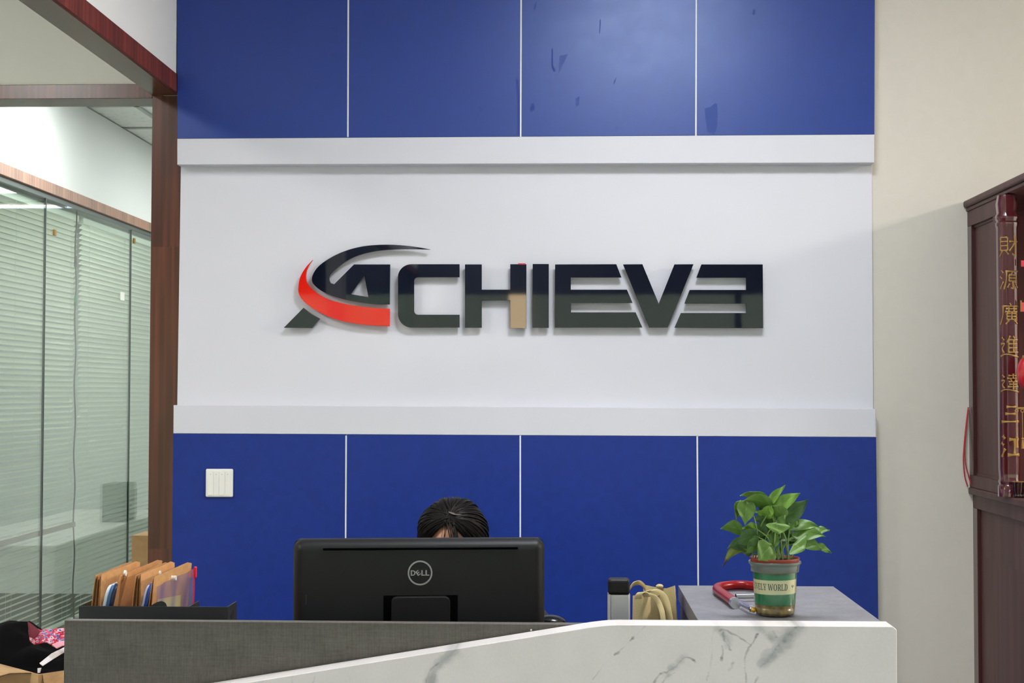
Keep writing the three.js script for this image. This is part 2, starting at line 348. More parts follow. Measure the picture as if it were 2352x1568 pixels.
// ---------- lights ----------
for (const [x, h, z, w, d, power, r, g, b, label] of LIGHTS) {
  const t = thing('ceiling_light', label, 'light', [x, h, z]);
  add('frame', join([box(-w / 2, w / 2, -0.012, 0.0, -d / 2, -d / 2 + 0.015), box(-w / 2, w / 2, -0.012, 0, d / 2 - 0.015, d / 2), box(-w / 2, -w / 2 + 0.015, -0.012, 0, -d / 2, d / 2), box(w / 2 - 0.015, w / 2, -0.012, 0, -d / 2, d / 2)]), M.whitePlastic, t);
  const glow = new THREE.MeshStandardMaterial({ color: 0xffffff, roughness: 0.6, emissive: new THREE.Color().setRGB(r, g, b), emissiveIntensity: 0.9 });
  add('lamp_diffuser', box(-w / 2 + 0.015, w / 2 - 0.015, -0.008, -0.001, -d / 2 + 0.015, d / 2 - 0.015), glow, t);
  const l = new THREE.RectAreaLight(new THREE.Color().setRGB(r, g, b), power, w - 0.03, d - 0.03);
  l.position.set(x, h - 0.014, z); l.lookAt(x, 0, z); l.name = numbered('panel_light'); scene.add(l);
}
// the street outside the front: pavement and a pale building that the sign mirrors through the open door
struct('ground_outside', box(-14, 14, -0.12, -0.1, 3.2, 13), std(0x8d8a84, 0.9));
{
  const t = thing('building', 'cream rendered building across the street, seen only as a reflection in the sign', 'building', [0, -0.1, 13]);
  add('facade', box(-14, 14, 0, 9, 0, 0.3), std(0xd9c3a0, 0.85), t);
  for (let f = 0; f < 3; f++) for (let i = -6; i < 7; i++) {
    if (f === 0) continue;
    const wd = add('window', box(i * 2 - 0.55, i * 2 + 0.55, 1 + f * 2.9, 2.5 + f * 2.9, -0.03, 0.02), std(0x58606a, 0.2), t);
    add('window_ledge', box(i * 2 - 0.65, i * 2 + 0.65, 0.92 + f * 2.9, 1 + f * 2.9, -0.12, 0.02), M.whitePaint, t);
  }
}

// ---------- the wall sign: raised acrylic pieces standing off the white board ----------
const SIGN = B + 0.03;
{
  const stud = new THREE.CylinderGeometry(0.006, 0.006, 0.019, 10).rotateX(Math.PI / 2);
  const pts = list => list.map(([x, y]) => onZ(x, y, SIGN));
  const curve = (list, n = 28) => { const c = new THREE.CatmullRomCurve3(list.map(([x, y]) => V3(x, y, 0)), false, 'centripetal'); return c.getPoints(n).map(p => [p.x, p.y]); };
  const piece = (name, label, mat, outline, holes = [], studs = []) => {
    const g = thing(name, label, 'sign letter', onZ(outline[0][0], outline[0][1], SIGN).toArray());
    const at = g.position;
    const geo = slab(pts(outline), SIGN, 0.012, 0.0006, holes.map(pts)); geo.translate(-at.x, -at.y, -at.z);
    add('face', geo, mat, g);
    for (const [x, y] of studs) { const p = onZ(x, y, SIGN); add('standoff', stud, M.chrome, g).position.set(p.x - at.x, p.y - at.y, SIGN - 0.0115 - 0.0095 - at.z); }
    return g;
  };
  const D = M.letterDark;
  // the swoosh and the body of the first letter are one dark piece
  const outer = curve([[988, 572.5], [950, 566], [905, 562], [870, 562], [830, 566], [790, 577], [755, 594], [730, 613], [718, 632], [717, 647], [730, 662], [755, 676], [790, 687], [830, 695], [865, 698.5], [895, 699]], 60);
  const inner = curve([[760, 650], [757, 644], [757, 636], [765, 624], [782, 609], [803, 595], [830, 584], [870, 575.5], [920, 572], [988, 572.8]], 40);
  piece('sign_letter', 'dark navy first letter A with the long swoosh curving over it', D,
    [...outer, [896, 607], [813, 607], [767.5, 652.5], ...inner], [[[836.5, 632], [846, 682], [806, 675.5]].reverse()], [[880, 640], [740, 640], [880, 566]]);
  const ro = curve([[718, 596.5], [703, 613], [690, 635], [685, 660], [686, 674], [698, 692], [725, 712], [765, 731], [810, 742], [850, 747], [895, 749]], 44);
  const ri = curve([[895, 708.5], [850, 706], [800, 699], [755, 687], [722, 668], [705, 648], [703, 628], [709, 611], [718, 596.5]], 40);
  piece('sign_stroke', 'bright red curved stroke sweeping under the first letter of the sign', M.letterRed, [...ro, ...ri.slice(0, -1)], [], [[870, 728], [695, 665]]);
  piece('sign_stroke', 'small dark slanted foot below the red stroke, left end of the sign', D, [[651.5, 752.5], [697, 706.5], [715, 721], [735, 731.5], [717, 753]], [], [[695, 738]]);
  const arc = (cx, cy, rx, ry, a0, a1, n = 8) => [...Array(n + 1)].map((_, i) => { const a = (a0 + (a1 - a0) * i / n) * Math.PI / 180; return [cx + rx * Math.cos(a), cy - ry * Math.sin(a)]; });
  piece('sign_letter', 'dark letter C with rounded left corners, second in the sign', D,
    [[1055.5, 606.5], ...arc(945, 636, 31, 29.5, 90, 180), ...arc(945, 721, 31, 31, 180, 270), [1055.5, 752], [1055.5, 722.5], ...arc(960, 713, 9, 9.5, 270, 180, 5), ...arc(960, 645, 9, 8.5, 180, 90, 5), [1055.5, 636.5]], [], [[930, 680], [1035, 737], [1035, 620]]);
  const H = piece('sign_letter', 'dark letter H with a dab of red tape on its upper right end', D,
    [[1068, 607], [1106.5, 607], [1106.5, 665], [1172, 665], [1172, 606.5], [1209, 606.5], [1209, 754], [1171.5, 753.5], [1171.5, 689.5], [1106.5, 689.5], [1106.5, 752.5], [1068, 752.5]], [], [[1086, 625], [1190, 625], [1086, 735], [1190, 735]]);
  { const p = onZ(1190, 604.6, SIGN - 0.001), q = onZ(1207, 607.5, SIGN - 0.001); const g = box(p.x, q.x, q.y, p.y, SIGN - 0.011, SIGN + 0.0004); g.translate(-H.position.x, -H.position.y, -H.position.z); const t = add('tape', g, std(0xc9212b, 0.5), H); t.userData.label = 'dab of red tape'; }
  piece('sign_letter', 'plain dark upright bar, the letter I of the sign', D, [[1223.5, 606], [1260.5, 606], [1260.5, 752.5], [1223, 752.5]], [], [[1242, 630], [1242, 730]]);
  piece('sign_letter', 'dark letter E opening to the right, cut along a slant beside the V', D,
    [[1275, 607], [1415.5, 606.5], [1427.5, 637], [1311, 637], [1311, 665], [1440, 665], [1453, 695.5], [1311.5, 695.5], [1311.5, 717], [1460, 717], [1475.5, 752], [1274.5, 752]], [], [[1293, 630], [1293, 730], [1400, 620], [1420, 737]]);
  piece('sign_letter', 'dark letter V standing between the two E shapes', D, [[1431, 607], [1475.5, 606.5], [1513, 697], [1549, 607], [1593, 606.5], [1533.5, 752], [1491, 752]], [], [[1460, 625], [1568, 625], [1512, 735]]);
  piece('sign_letter', 'dark mirrored letter E, last of the sign, opening to the left', D,
    [[1611, 607], [1752, 607], [1753, 753.5], [1549, 752.5], [1564, 718.5], [1713.5, 718.5], [1713.5, 697], [1572, 697], [1584, 665.5], [1713.5, 665.5], [1713.5, 637.5], [1599.5, 637.5]], [], [[1733, 630], [1733, 735], [1620, 620], [1600, 737]]);
}

// ---------- light switch on the lower blue panels ----------
{
  const a = onZ(474, 1076, F), b = onZ(536, 1141, F), w = b.x - a.x, h = a.y - b.y;
  const t = thing('light_switch', 'square white wall switch with four narrow rockers on the blue wall', 'switch', [(a.x + b.x) / 2, (a.y + b.y) / 2, F]);
  add('plate', new RoundedBoxGeometry(w, h, 0.01, 3, 0.0045).translate(0, 0, 0.005), M.whitePlastic, t);
  for (let k = 0; k < 4; k++) {
    const r = add('rocker', new RoundedBoxGeometry(0.0182, h - 0.014, 0.004, 2, 0.001), M.whitePlastic, t);
    r.position.set((k - 1.5) * 0.0188, -0.001, 0.0095); r.rotation.x = k % 2 ? 0.02 : -0.02;
    add('marker', new THREE.CylinderGeometry(0.0012, 0.0012, 0.0006, 8).rotateX(Math.PI / 2).translate(0, 0.029, 0.0021), std(0x9a9890, 0.6), r);
  }
}

// ---------- reception desk ----------
const DESK = 1.1, PANEL = -2.715;
{
  const t = thing('reception_desk', 'reception desk with grey linen front, slanted white marble slab and grey counter on the right', 'desk');
  const left = onZ(147.5, 1440, PANEL).x, right = onZ(2030, 1430, PANEL).x;
  add('grey_panel', box(left, 0.25, 0, onZ(700, 1428.5, PANEL).y, PANEL - 0.022, PANEL, 0.0015), M.weave, t);
  // slab with veins drawn where the photograph shows them
  const zS = -2.65, P = (x, y) => onZ(x, y, zS);
  const c1 = P(1386, 1433.5), c2 = P(2051, 1438.5), c3 = P(2058.5, 1446), slope = (P(560, 1567.4).y - c1.y) / (P(560, 1567.4).x - c1.x);
  const L = left + 0.002, rightX = P(2060, 1500).x;
  const outline = [V3(L, 0, 0), V3(rightX, 0, 0), V3(rightX, c3.y, 0), V3(c2.x, c2.y, 0), V3(c1.x + 0.03, c1.y - 0.0004, 0), V3(c1.x + 0.012, c1.y - 0.001, 0), V3(c1.x - 0.004, c1.y - 0.0026, 0), V3(c1.x - 0.022, c1.y - 0.022 * slope - 0.0012, 0), V3(L, c1.y + slope * (L - c1.x), 0)];
  const g = slab(outline, zS, 0.06, 0.001);
  const CW = 2048, CH = 1024, X0 = -1.0, WX = 1.64, Y1 = 1.15, HY = 0.82;
  const cv = document.createElement('canvas'); cv.width = CW; cv.height = CH;
  const k = cv.getContext('2d'); k.fillStyle = 'rgb(222,215,212)'; k.fillRect(0, 0, CW, CH);
  const toC = ([x, y]) => { const p = P(x, y); return [(p.x - X0) / WX * CW, (Y1 - p.y) / HY * CH]; };
  const vein = (list, w, alpha, tone = '112,108,108') => {
    const c = new THREE.CatmullRomCurve3(list.map(p => { const [x, y] = toC(p); return V3(x, y, 0); }), false, 'centripetal');
    const n = Math.max(7, Math.round(c.getLength() / 3));
    for (let i = 0; i <= n; i++) {
      const p = c.getPoint(i / n), s = w * (0.45 + 1.1 * noise(i * 0.21, w * 3.3, 2));
      const a = 0.72 * alpha * (0.35 + 0.9 * noise(i * 0.33, w * 5.1 + list[0][0], 3));
      k.fillStyle = `rgba(${tone},${Math.min(1, a).toFixed(3)})`;
      k.beginPath(); k.ellipse(p.x + (noise(i * 0.5, list[0][0], 4) - 0.5) * w * 1.6, p.y + (noise(i * 0.5, list[0][1], 5) - 0.5) * w * 1.6, s, s * 0.8, 0, 0, 7); k.fill();
    }
  };
  const smear = (list, w, a) => { for (let q = 0; q < 5; q++) vein(list.map(([x, y]) => [x + rr(-w, w) * 0.45, y + rr(-w, w) * 0.35]), w * rr(0.5, 1), a, '150,149,149'); };
  vein([[1482, 1438], [1450, 1468], [1418, 1500], [1388, 1527], [1362, 1560]], 1.2, 0.35);
  vein([[1455, 1463], [1447, 1470]], 2.4, 0.3); vein([[1420, 1498], [1412, 1503]], 2.4, 0.3);
  vein([[1504, 1568], [1515, 1549], [1530, 1543], [1546, 1536], [1560, 1520], [1572, 1508], [1590, 1512], [1596, 1520]], 2.6, 0.4); smear([[1530, 1552], [1545, 1530], [1575, 1508]], 9, 0.05);
  vein([[1548, 1545], [1526, 1560], [1515, 1580]], 1.6, 0.35);
  vein([[1652, 1446], [1672, 1449], [1690, 1459], [1706, 1470], [1724, 1481]], 2.6, 0.38); smear([[1650, 1444], [1665, 1460], [1672, 1480]], 10, 0.06);
  vein([[1660, 1449], [1664, 1468], [1672, 1482], [1680, 1494]], 2.2, 0.36); vein([[1659, 1484], [1659, 1500], [1655, 1517]], 3, 0.42);
  vein([[1742, 1454], [1732, 1468], [1724, 1481], [1713, 1502], [1709, 1530], [1714, 1552], [1711, 1575]], 2.3, 0.4); vein([[1638, 1448], [1634, 1500], [1630, 1540], [1622, 1562]], 2.0, 0.15);
  vein([[1685, 1520], [1675, 1540]], 2.6, 0.28); vein([[1742, 1555], [1730, 1572]], 2.6, 0.3);
  vein([[1836, 1434], [1822, 1448], [1806, 1460], [1800, 1474]], 3.4, 0.45); smear([[1838, 1436], [1815, 1456], [1800, 1476], [1775, 1503], [1750, 1522]], 15, 0.07);
  vein([[1776, 1448], [1784, 1464], [1800, 1458], [1818, 1456]], 2.2, 0.26); smear([[1740, 1440], [1770, 1460], [1780, 1470]], 11, 0.05);
  vein([[1790, 1480], [1780, 1492], [1764, 1515], [1745, 1535]], 2.6, 0.2);
  vein([[1046, 1490], [1030, 1508], [1008, 1520], [1000, 1527]], 2.4, 0.35); smear([[1044, 1494], [1015, 1520], [995, 1550], [988, 1570]], 12, 0.08); vein([[1004, 1524], [985, 1545], [978, 1572]], 2.0, 0.3); vein([[1000, 1548], [994, 1572]], 1.6, 0.3);
  vein([[722, 1556], [716, 1580]], 1.6, 0.28); vein([[672, 1553], [670, 1580]], 1.6, 0.22); vein([[800, 1540], [806, 1570]], 1.4, 0.12);
  const grain = k.getImageData(0, 0, CW, CH), gd = grain.data;
  for (let i = 0; i < gd.length; i += 4) { const px = (i / 4) % CW, py = (i / 4 / CW) | 0; const n = (noise(px / 46, py / 60, 2) - 0.5) * 6 + (noise(px / 3, py / 3, 1) - 0.5) * 4; gd[i] += n; gd[i + 1] += n; gd[i + 2] += n; }
  k.putImageData(grain, 0, 0);
  const map = new THREE.CanvasTexture(cv); map.colorSpace = THREE.SRGBColorSpace; map.anisotropy = 8;
  const p = g.attributes.position, uv = g.attributes.uv;
  for (let i = 0; i < p.count; i++) uv.setXY(i, (p.getX(i) - X0) / WX, 1 - (Y1 - p.getY(i)) / HY);
  const s = add('marble_slab', g, new THREE.MeshPhysicalMaterial({ map, roughness: 0.3 }), t);
  s.userData.label = 'white slab with grey marble veins and a slanted top edge';
  const topL = 0.2395;
  add('counter_top', box(topL, rightX - 0.004, DESK - 0.032, DESK, -3.25, -2.712, 0.001), M.counter, t);
  add('side_panel', join([box(topL + 0.004, topL + 0.022, 0, DESK - 0.033, -3.245, -2.74), box(rightX - 0.026, rightX - 0.008, 0, DESK - 0.033, -3.245, -2.712)]), M.darkLaminate, t);
  add('back_panel', box(topL + 0.023, rightX - 0.027, 0, DESK - 0.033, -3.243, -3.225), M.darkLaminate, t);
  add('worktop', box(left + 0.002, topL + 0.003, 0.725, 0.75, -3.36, PANEL - 0.0225, 0.001), M.darkLaminate, t);
  add('end_panel', box(left + 0.002, left + 0.02, 0, 0.724, -3.35, PANEL - 0.023), M.darkLaminate, t);
  const dot = onZ(1220, 1446.5, PANEL);
  add('white_fleck', new THREE.SphereGeometry(0.0018, 10, 8).translate(dot.x, dot.y, PANEL + 0.0005), M.whitePlastic, t);
}

// ---------- monitor seen from behind ----------
{
  const zM = -3.15, tl = onZ(680, 1243, zM), tr = onZ(1250, 1238, zM);
  const w = tr.x - tl.x, cx = (tl.x + tr.x) / 2, top = onZ(965, 1240.5, zM).y, h = 0.35;
  const t = thing('computer_monitor', 'black all-in-one desktop screen seen from behind on the reception desk', 'monitor', [cx, 0.75, zM], 0.11);
  const head = (y) => y - 0.75;
  const rr2 = (W2, H2, r) => { const s = new THREE.Shape(); s.moveTo(-W2 + r, -H2); s.lineTo(W2 - r, -H2); s.quadraticCurveTo(W2, -H2, W2, -H2 + r); s.lineTo(W2, H2 - r); s.quadraticCurveTo(W2, H2, W2 - r, H2); s.lineTo(-W2 + r, H2); s.quadraticCurveTo(-W2, H2, -W2, H2 - r); s.lineTo(-W2, -H2 + r); s.quadraticCurveTo(-W2, -H2, -W2 + r, -H2); return s; };
  const cy = top - 0.75 - h / 2 + 0.004;
  // back shell: a lofted cushion, flat in the middle and curving away at the rim
  const rows = [], N = 44, Mx = 64, hw = w / 2, hh = h / 2;
  for (let i = 0; i <= N; i++) { const row = []; for (let j = 0; j <= Mx; j++) {
    const u = j / Mx * 2 - 1, v = 1 - i / N * 2;
    const uu = Math.sign(u) * (1 - Math.pow(1 - Math.abs(u), 1.5)), vv = Math.sign(v) * (1 - Math.pow(1 - Math.abs(v), 1.5));
    let x = uu * hw, y = vv * hh; const r = 0.02, dx = Math.abs(x) - (hw - r), dy = Math.abs(y) - (hh - r);
    if (dx > 0 && dy > 0) { const m = Math.hypot(dx, dy), q = Math.max(dx, dy) / m; x = Math.sign(x) * (hw - r + dx * q); y = Math.sign(y) * (hh - r + dy * q); }
    const e = Math.min(hw - Math.abs(uu * hw), hh - Math.abs(vv * hh));
    const ramp = Math.min(1, e / 0.02), z = 0.03 * Math.sqrt(1 - (1 - ramp) ** 2) + 0.006 * Math.min(1, Math.max(0, (0.16 - (hh - vv * hh)) < 0 ? 1 : (hh - vv * hh) / 0.16));
    row.push(V3(x, y + cy, z));
  } rows.push(row); }
  const shell = add('back_shell', join([sheet(rows, 0.002), new THREE.ExtrudeGeometry(rr2(hw, hh, 0.016), { depth: 0.016, bevelEnabled: false }).translate(0, cy, -0.016)]), M.blackPlastic, t);
  add('screen', box(-hw + 0.012, hw - 0.012, cy - hh + 0.02, cy + hh - 0.012, -0.0175, -0.0161), std(0x14161a, 0.15), t);
  const loc = (px, py) => { const p = onZ(px, py, zM + 0.036); return [(p.x - cx), p.y - 0.75]; };
  const [vx0, vy] = loc(740, 1259), [vx1] = loc(1186, 1256);
  add('vent_slot', box(vx0, vx1, vy - 0.0022, vy + 0.0022, 0.026, 0.0345, 0.001), std(0x010101, 0.95, { specularIntensity: 0.1 }), t);
  // round badge
  const [bx, by] = loc(960.5, 1315), sc = 0.93 * 1e-3;
  const badge = new THREE.Group(); badge.name = 'badge'; badge.position.set(bx, by, 0.0382); t.add(badge);
  badge.userData.label = 'grey ring badge reading DELL';
  const ringS = new THREE.Shape(); ringS.absarc(0, 0, 27.8 * sc, 0, Math.PI * 2, false); const hole = new THREE.Path(); hole.absarc(0, 0, 24.4 * sc, 0, Math.PI * 2, true); ringS.holes.push(hole);
  add('ring', new THREE.ExtrudeGeometry(ringS, { depth: 0.0012, bevelEnabled: false, curveSegments: 48 }), M.greyPlastic, badge);
  const font = await new FontLoader().loadAsync('fonts/droid/droid_sans_bold.typeface.json');
  const letters = [];
  [['D', -20.5, 0, 12.5], ['E', -9.3, 0.62, 11.5], ['L', 2.2, 0, 12.5], ['L', 11.6, 0, 12.5]].forEach(([c, x, turn, s]) => {
    const l = new TextGeometry(c, { font, size: s * sc, depth: 0.0012, bevelEnabled: false }); l.computeBoundingBox();
    const bb = l.boundingBox, W3 = (bb.max.x - bb.min.x); l.translate(-(bb.min.x + bb.max.x) / 2, -(bb.min.y + bb.max.y) / 2, 0);
    l.scale(c === 'D' ? 1.12 : 1.2, 0.98, 1); if (turn) l.rotateZ(turn); l.translate((x + 4.8) * sc, 0, 0); letters.push(l);
  });
  add('lettering', join(letters), M.greyPlastic, badge);
  // recess with the hinge block of the stand
  const [px0, py0] = loc(877, 1366), [px1] = loc(1047, 1366), [hx0, hy0] = loc(897, 1370), [hx1] = loc(1027, 1370);
  add('recess', box(px0, px1, cy - hh + 0.004, py0, 0.03, 0.0372, 0.0008), std(0x010101, 0.95, { specularIntensity: 0.15 }), t);
  const sh = new THREE.Shape(); { const a = hx0, b = hx1, y0 = cy - hh - 0.03, y1 = hy0, r = 0.012; sh.moveTo(a, y0); sh.lineTo(b, y0); sh.lineTo(b, y1 - r); sh.quadraticCurveTo(b, y1, b - r, y1); sh.lineTo(a + r, y1); sh.quadraticCurveTo(a, y1, a, y1 - r); sh.lineTo(a, y0); }
  add('hinge_cover', new THREE.ExtrudeGeometry(sh, { depth: 0.012, bevelEnabled: true, bevelSize: 0.002, bevelThickness: 0.002, bevelSegments: 2 }).translate(0, 0, 0.036), M.blackPlastic, t);
  const [sx, sy] = loc(702, 1362);
  add('port_strip', box(sx - 0.0008, sx + 0.0008, cy - hh + 0.03, sy, 0.022, 0.036), std(0x2a2a2a, 0.4), t);
  add('stand_neck', box(-0.04, 0.04, 0.01, cy - hh + 0.05, 0.012, 0.034, 0.006), M.blackPlastic, t);
  add('stand_foot', new RoundedBoxGeometry(0.22, 0.012, 0.17, 3, 0.005).translate(0, 0.006, 0), M.blackPlastic, t);
}

// ---------- the receptionist, seated behind the screen ----------
{
  const zH = -3.63, hx = onZ(1040, 1200, zH).x;
  const t = thing('person', 'person with dark parted hair and a fringe, bent over behind the black screen', 'person', [hx, 0, 0]);
  function field(bones, centre, size, cell, kk) {
    const n = Math.ceil(size / cell) + 4, mc = new MarchingCubes(n, M.skin, false, false, 400000);
    const half = n / 2, step = size / n, f = mc.field, p = V3(), pa = V3(), ba = V3();
    const bs = bones.map(([a, b, ra, rb]) => ({ a: V3(...a), ba: V3(...b).sub(V3(...a)), ra, rb: rb ?? ra }));
    for (const b of bs) b.l = Math.max(1e-9, b.ba.lengthSq());
    for (let k = 0; k < n; k++) for (let j = 0; j < n; j++) for (let i = 0; i < n; i++) {
      p.set(centre[0] + (i - half) * step, centre[1] + (j - half) * step, centre[2] + (k - half) * step);
      let s = 0, near = 1e9; const ds = [];
      for (const b of bs) { pa.copy(p).sub(b.a); const h = Math.max(0, Math.min(1, pa.dot(b.ba) / b.l)); const d = pa.addScaledVector(b.ba, -h).length() - (b.ra + (b.rb - b.ra) * h); ds.push(d); if (d < near) near = d; }
      for (const d of ds) s += Math.exp(-(d - near) / kk);
      f[i + j * n + k * n * n] = -(near - kk * Math.log(s));
    }
    mc.isolation = 0; mc.update();
    const c = mc.count, g = new THREE.BufferGeometry();
    const pos = mc.positionArray.slice(0, c * 3), nor = mc.normalArray.slice(0, c * 3);
    for (let i = 0; i < pos.length; i += 3) { pos[i] = centre[0] + pos[i] * size / 2; pos[i + 1] = centre[1] + pos[i + 1] * size / 2; pos[i + 2] = centre[2] + pos[i + 2] * size / 2; }
    for (let i = 0; i < nor.length; i += 3) { const l = Math.hypot(nor[i], nor[i + 1], nor[i + 2]) || 1; nor[i] /= l; nor[i + 1] /= l; nor[i + 2] /= l; }
    g.setAttribute('position', new THREE.BufferAttribute(pos, 3)); g.setAttribute('normal', new THREE.BufferAttribute(nor, 3));
    return g;
  }
  const tint = (g, f) => { const p = g.attributes.position, a = new Float32Array(p.count * 3), c = new THREE.Color(); for (let i = 0; i < p.count; i++) { c.set(f(p.getX(i), p.getY(i), p.getZ(i))); a.set([c.r, c.g, c.b], i * 3); } g.setAttribute('color', new THREE.BufferAttribute(a, 3)); return g; };
  const HC = V3(0, 1.136, zH), headM = new THREE.Matrix4().makeTranslation(HC.x, HC.y, HC.z).multiply(new THREE.Matrix4().makeRotationX(0.36)).scale(V3(0.93, 0.95, 0.95));
  const headBones = [
    [[0, 0.028, -0.036], [0, 0.03, 0.016], 0.077, 0.073], [[0, -0.02, 0.028], [0, -0.072, 0.045], 0.052, 0.03],
    [[0.03, -0.02, 0.04], [0.03, -0.03, 0.042], 0.03, 0.026], [[-0.03, -0.02, 0.04], [-0.03, -0.03, 0.042], 0.03, 0.026],
    [[0.045, -0.02, 0.01], [0.012, -0.088, 0.058], 0.026, 0.016], [[-0.045, -0.02, 0.01], [-0.012, -0.088, 0.058], 0.026, 0.016],
    [[0, 0.005, 0.078], [0, -0.03, 0.094], 0.008, 0.011], [[0.009, -0.034, 0.084], [-0.009, -0.034, 0.084], 0.008],
    [[0.016, -0.058, 0.074], [-0.016, -0.058, 0.074], 0.008], [[0.014, -0.067, 0.074], [-0.014, -0.067, 0.074], 0.008],
    [[0.076, 0.008, -0.012], [0.072, -0.028, -0.006], 0.012, 0.008], [[-0.076, 0.008, -0.012], [-0.072, -0.028, -0.006], 0.012, 0.008],
    [[0, -0.03, -0.03], [0, -0.15, -0.075], 0.055, 0.052],
  ];
  const headG = tint(field(headBones, [0, -0.02, 0], 0.3, 0.0034, 0.006), (x, y, z) => z > 0.07 && y < -0.052 && y > -0.073 && Math.abs(x) < 0.024 ? 0xa8594f : 0xc68d6b);
  const eye = s => tint(new THREE.SphereGeometry(0.0118, 18, 14).toNonIndexed().translate(s * 0.031, 0.0, 0.073), (x, y, z) => Math.hypot(x - s * 0.031, y + 0.002) < 0.005 ? 0x1c120c : 0xe9e4dc);
  const brow = s => tint(tube([V3(s * 0.015, 0.021, 0.086), V3(s * 0.032, 0.026, 0.083), V3(s * 0.046, 0.021, 0.072)], 0.0025, 8, 6).toNonIndexed(), () => 0x1d1512);
  const parts = [headG, eye(1), eye(-1), brow(1), brow(-1)].map(g => { g.applyMatrix4(headM); return g; });
  const S = s => [
    [[s * 0.09, 0.93, -3.78], [s * 0.17, 0.92, -3.77], 0.06, 0.055], [[s * 0.175, 0.915, -3.77], [s * 0.235, 0.77, -3.62], 0.047, 0.038], [[s * 0.235, 0.77, -3.62], [s * 0.13, 0.785, -3.4], 0.037, 0.026],
    [[s * 0.08, 0.54, -3.88], [s * 0.1, 0.545, -3.5], 0.085, 0.06], [[s * 0.1, 0.54, -3.5], [s * 0.1, 0.1, -3.5], 0.056, 0.036], [[s * 0.1, 0.06, -3.53], [s * 0.1, 0.035, -3.38], 0.04, 0.03],
  ];
  const torso = [[[0, 0.58, -3.9], [0, 0.74, -3.88], 0.125, 0.115], [[0, 0.74, -3.88], [0, 0.9, -3.8], 0.115, 0.12], [[0, 0.95, -3.76], [0, 1.02, -3.69], 0.06, 0.05]];
  const bodyG = tint(field([...torso, ...S(1), ...S(-1)], [0, 0.6, -3.65], 1.3, 0.012, 0.014), () => 0xc68d6b);
  const hand = s => { const w = V3(s * 0.13, 0.785, -3.4), B2 = []; B2.push([[w.x, w.y, w.z], [w.x - s * 0.012, w.y - 0.002, w.z + 0.05], 0.026, 0.022], [[w.x + s * 0.014, w.y, w.z + 0.02], [w.x + s * 0.018, w.y, w.z + 0.055], 0.014], [[w.x - s * 0.03, w.y, w.z + 0.05], [w.x + s * 0.02, w.y, w.z + 0.055], 0.013]);
    [[-0.034, 0.062], [-0.014, 0.072], [0.006, 0.067], [0.025, 0.052]].forEach(([dx, l]) => { const x = w.x + s * dx, z = w.z + 0.062; B2.push([[x, w.y, z - 0.01], [x, w.y + 0.008, z + l * 0.45], 0.0092, 0.0085], [[x, w.y + 0.008, z + l * 0.45], [x, w.y - 0.012, z + l], 0.0085, 0.007]); });
    B2.push([[w.x - s * 0.028, w.y - 0.004, w.z + 0.014], [w.x - s * 0.052, w.y - 0.01, w.z + 0.05], 0.012, 0.0095], [[w.x - s * 0.052, w.y - 0.01, w.z + 0.05], [w.x - s * 0.05, w.y - 0.014, w.z + 0.078], 0.0092, 0.0075]);
    return tint(field(B2, [w.x, w.y, w.z + 0.05], 0.24, 0.0034, 0.003), () => 0xc68d6b); };
  const skinList = [bodyG, ...parts, hand(1), hand(-1)].map(g => { const q = g.index ? g.toNonIndexed() : g; q.deleteAttribute('uv'); if (!q.attributes.normal) q.computeVertexNormals(); return q; });
  add('body', mergeGeometries(skinList), M.skin, t);
  // clothes
  const grow = (b, d) => b.map(([a, c, ra, rb]) => [a, c, ra + d, (rb ?? ra) + d]);
  add('jacket', field([...grow(torso.slice(0, 2), 0.014), [[0, 0.93, -3.775], [0, 0.945, -3.765], 0.085, 0.08], ...grow(S(1).slice(0, 3), 0.011), ...grow(S(-1).slice(0, 3), 0.011)].map(b => { const c = [...b]; return c; }), [0, 0.75, -3.68], 0.8, 0.012, 0.014), std(0x1f2126, 0.85), t);
  add('trousers', field([[[0, 0.57, -3.9], [0, 0.62, -3.9], 0.142], ...[1, -1].flatMap(s => [[[s * 0.08, 0.54, -3.88], [s * 0.1, 0.545, -3.5], 0.095, 0.07], [[s * 0.1, 0.54, -3.5], [s * 0.1, 0.14, -3.5], 0.067, 0.052]])], [0, 0.38, -3.72], 0.76, 0.012, 0.012), std(0x24272e, 0.9), t);
  for (const s of [1, -1]) add('shoe', new THREE.SphereGeometry(1, 20, 12).scale(0.046, 0.045, 0.13).translate(s * 0.1, 0.045, -3.43), std(0x151515, 0.5), t);
  // hair: a close cap, then strands combed out from the parting
  const cap = [], capP = (az, el, out) => { // az from the front, el up from the level, in head space
    const d = V3(Math.sin(az) * Math.cos(el), Math.sin(el), Math.cos(az) * Math.cos(el));
    return V3(d.x * (0.0805 + out), 0.03 + d.y * (0.0815 + out), -0.011 + d.z * (0.1 + out));
  };
  const rows = [];
  for (let i = 0; i <= 40; i++) { const row = []; for (let j = 0; j <= 72; j++) {
    const az = (j / 72 * 2 - 1) * Math.PI, A = Math.abs(az);
    const low = A < 0.75 ? 1.06 - 0.44 * (A / 0.75) : A < 1.45 ? 0.62 - (A - 0.75) / 0.7 * 1.0 : -0.38 - Math.min(1, (A - 1.45) / 1.2) * 0.45;
    row.push(capP(az, Math.PI / 2 - (Math.PI / 2 - low) * i / 40, 0.004));
  } rows.push(row); }
  const pieces = [sheet(rows, 0.004)];
  const part = V3(-0.004, 0.104, 0.038);
